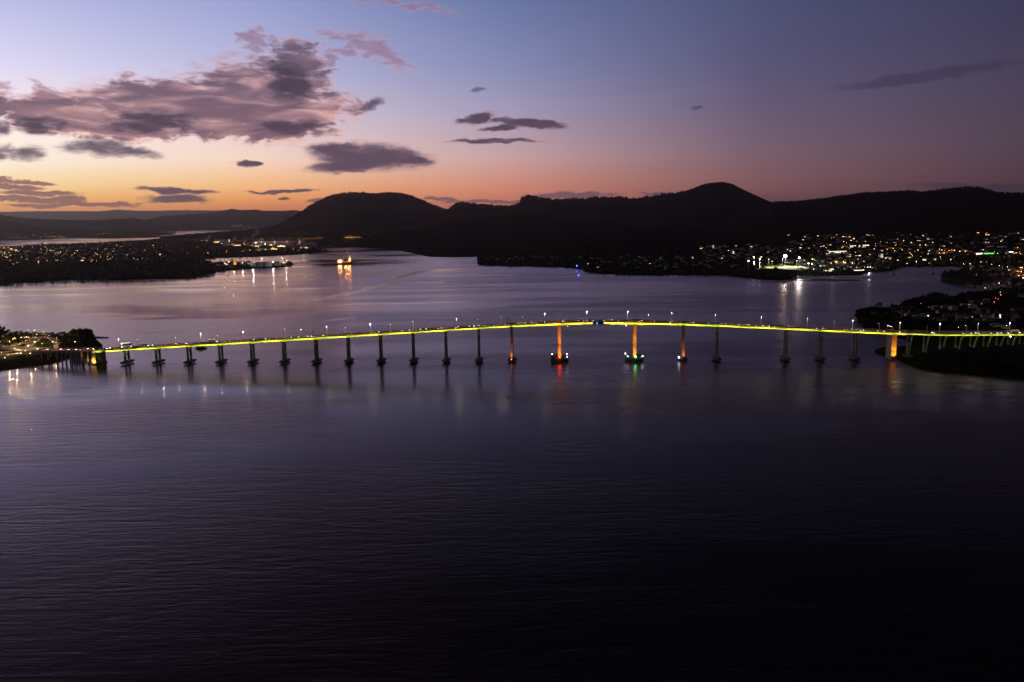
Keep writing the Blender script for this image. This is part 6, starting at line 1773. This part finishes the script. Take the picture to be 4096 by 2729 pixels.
def road(name, pts, w, edge=True):
    P_ = [hit(*za(*q)) for q in pts]; P_ = [q for q in P_ if q is not None]
    if len(P_) < 2: return
    dense = []
    for i in range(len(P_) - 1):
        a_ = P_[max(0, i - 1)]; b_ = P_[i]; c = P_[i + 1]; d = P_[min(len(P_) - 1, i + 2)]
        for k in range(8):
            t_ = k / 8; dense.append(0.5 * ((2 * b_) + (c - a_) * t_ + (2 * a_ - 5 * b_ + 4 * c - d) * t_ * t_ + (3 * b_ - a_ - 3 * c + d) * t_ ** 3))
    dense.append(P_[-1]); mb = MB(); V = []; n = len(dense)
    for i, q in enumerate(dense):
        d = (dense[min(n - 1, i + 1)] - dense[max(0, i - 1)]); d.z = 0; d.normalize(); s_ = Vector((-d.y, d.x, 0))
        zc = max(ground(q.x + s_.x * k, q.y + s_.y * k, 0) for k in (-w / 2, 0, w / 2)) + 0.25
        for k, z in ((-w / 2, zc), (w / 2, zc), (w / 2 + 0.1, zc - 1.6), (-w / 2 - 0.1, zc - 1.6)): V.append((q.x + s_.x * k, q.y + s_.y * k, z))
    F_2 = []
    for i in range(n - 1):
        for j in range(4): a0 = i * 4 + j; b0 = i * 4 + (j + 1) % 4; F_2.append((a0, b0, b0 + 4, a0 + 4))
    mb.poly(V, F_2, mat('ramp_asphalt', (0.10, 0.097, 0.09), 0.85, var=0.2)); o = mb.build(name); tag(o, kind='structure')
    if edge:
        for sgn, off in ((-1, w / 2 - 0.2), (1, w / 2 - 0.2)):
            e_ = MB(); VV = []
            for i in range(n):
                c = (Vector(V[i * 4]) + Vector(V[i * 4 + 1])) / 2; s_ = (Vector(V[i * 4 + 1]) - Vector(V[i * 4])).normalized()
                for k, z in ((off, 0), (off + 0.18, 0), (off + 0.18, 0.8), (off, 0.8)): q = c + s_ * k * sgn; VV.append((q.x, q.y, q.z + z))
            FF = []
            for i in range(n - 1):
                for j in range(4): a0 = i * 4 + j; b0 = i * 4 + (j + 1) % 4; FF.append((a0, b0, b0 + 4, a0 + 4))
            e_.poly(VV, FF, M_conc); e_.build('kerb_barrier', o)
    return dense


road('ramp_road', [(1690, 850), (1700, 700), (1665, 590), (1560, 510), (1400, 455), (1250, 450), (1130, 500), (1060, 580)], 8)
road('ramp_road', [(220, 800), (450, 690), (640, 640), (800, 600), (900, 545), (960, 480), (860, 430), (700, 420)], 10)
road('ramp_road', [(1150, 850), (950, 790), (860, 720), (960, 620), (1080, 540), (1130, 470), (1040, 430)], 9)
road('road', [(-150, 1000), (150, 985), (350, 975), (600, 950), (900, 945), (1150, 960)], 9)
road('road', [(-150, 905), (100, 900), (300, 880), (480, 850), (560, 770), (440, 745)], 7)
GY = glow('interchange_lamp', (1.0, 0.60, 0.20), 45, True)
pm_ = MB(); pm_.cyl((0, 0), 0.16, 0, 9, M_steel, 6, 0.1); pm_ = pm_.mesh('pole')
am_ = MB(); am_.tube((0, 0, 9), (0, -1.6, 9.3), 0.07, M_steel, 4); am_ = am_.mesh('arm')
hm_ = MB(); hm_.box((0, -1.7, 9.2), (0.3, 0.6, 0.1), GY); hm_ = hm_.mesh('lamp_head')
for i, (x, y) in enumerate(((645, 830), (1075, 790), (1270, 815), (1690, 790), (425, 668), (490, 650), (615, 628), (680, 620), (1075, 400), (1315, 430), (1705, 640), (890, 400), (345, 760), (900, 620), (1480, 560), (1100, 520), (150, 900), (480, 960), (30, 760), (60, 1090), (820, 1040))):
    p = hit(*za(x, y))
    if p is None: continue
    root = empty('lamp_post', (p.x, p.y, p.z), random.uniform(-1, 1)); tag(root, uniq('yellowish lamp post ' + ('on the loop ramp' if x > 1200 else 'among the upper roads' if y < 560 else 'beside the left ramps' if x < 700 else 'between the ramps and the viaduct')), 'lamp post', 'lamp posts of the interchange')
    link('pole', pm_, root); link('arm', am_, root); link('lamp_head', hm_, root)
root = empty('lamp_post', tuple(PT(s_of_px(307, 16.9, 5), 16.9, 0.3))); tag(root, 'tall pale lamp post with side arm standing before the big tree', 'lamp post', 'lamp posts of the interchange')
q = link('pole', pm_, root); q.scale = (1, 1, 1.15); q = link('arm', am_, root); q.location.z = 1.3; q.rotation_euler.z = -1.5; q = link('lamp_head', hm_, root); q.location.z = 1.3; q.rotation_euler.z = -1.5
for i, (x, y, k, c, a_) in enumerate(((740, 455, 'v', 'w', 0.3), (800, 478, 's', 'r', 3.4), (1020, 475, 'u', 'w', 0.6), (820, 560, 's', 'r', 3.6), (1040, 582, 'h', 'B', -1.2), (1595, 592, 'v', 'w', -1.4), (855, 712, 'u', 'w', -1.3), (862, 800, 's', 'S', -1.2), (1085, 812, 'h', 'd', -0.2), (435, 955, 's', 'w', 0.1), (850, 948, 's', 'g', 0.1), (570, 940, 'v', 'w', 0.0), (90, 990, 'h', 'S', 3.1), (180, 985, 's', 'r', 0.1), (100, 1075, 'h', 'd', 0.2), (1380, 470, 's', 'd', 2.9))):
    p = hit(*za(x, y))
    if p is None: continue
    o = get(SLAB[k], CL[c]); o.location = (p.x, p.y, p.z + 0.3); o.rotation_euler = (0, 0, a_)
    tag(o, uniq('%s %s on the interchange %s' % (CL[c], SLAB[k], 'in the upper roads' if y < 600 else 'on the loop ramp' if x > 1300 else 'on the left ramps' if y < 850 else 'on the road under the viaduct')), 'car', 'cars on the interchange')
for x, y, e in ((300, 700, 3500), (640, 780, 3500), (1000, 700, 4000), (1380, 600, 4500), (1640, 700, 4000), (780, 460, 3500), (1300, 480, 3000), (480, 930, 2500), (900, 930, 2500), (120, 620, 2500), (250, 1010, 2500)):
    p = hit(*za(x, y))
    if p is not None: plight('road_light', (p.x, p.y - 2, p.z + 8.5), e * 3.0, (1.0, 0.62, 0.26), 0.3)
# pool lamps under the right approach
p = hit(3780 + 1940 / 7.449, 1250 + 850 / 7.449)
if p is not None:
    a = MB(); a.cyl((0, 0), 0.12, 0, 5.5, M_steel, 6); a.ball((0, 0, 5.7), 0.45, glow('path_lamp', (0.95, 0.95, 1.0), 40, True), 6); o = a.build('street_lamp'); o.location = (p.x, p.y, p.z); tag(o, 'bright white lamp between the columns at the far right under the bridge', 'street lamp')
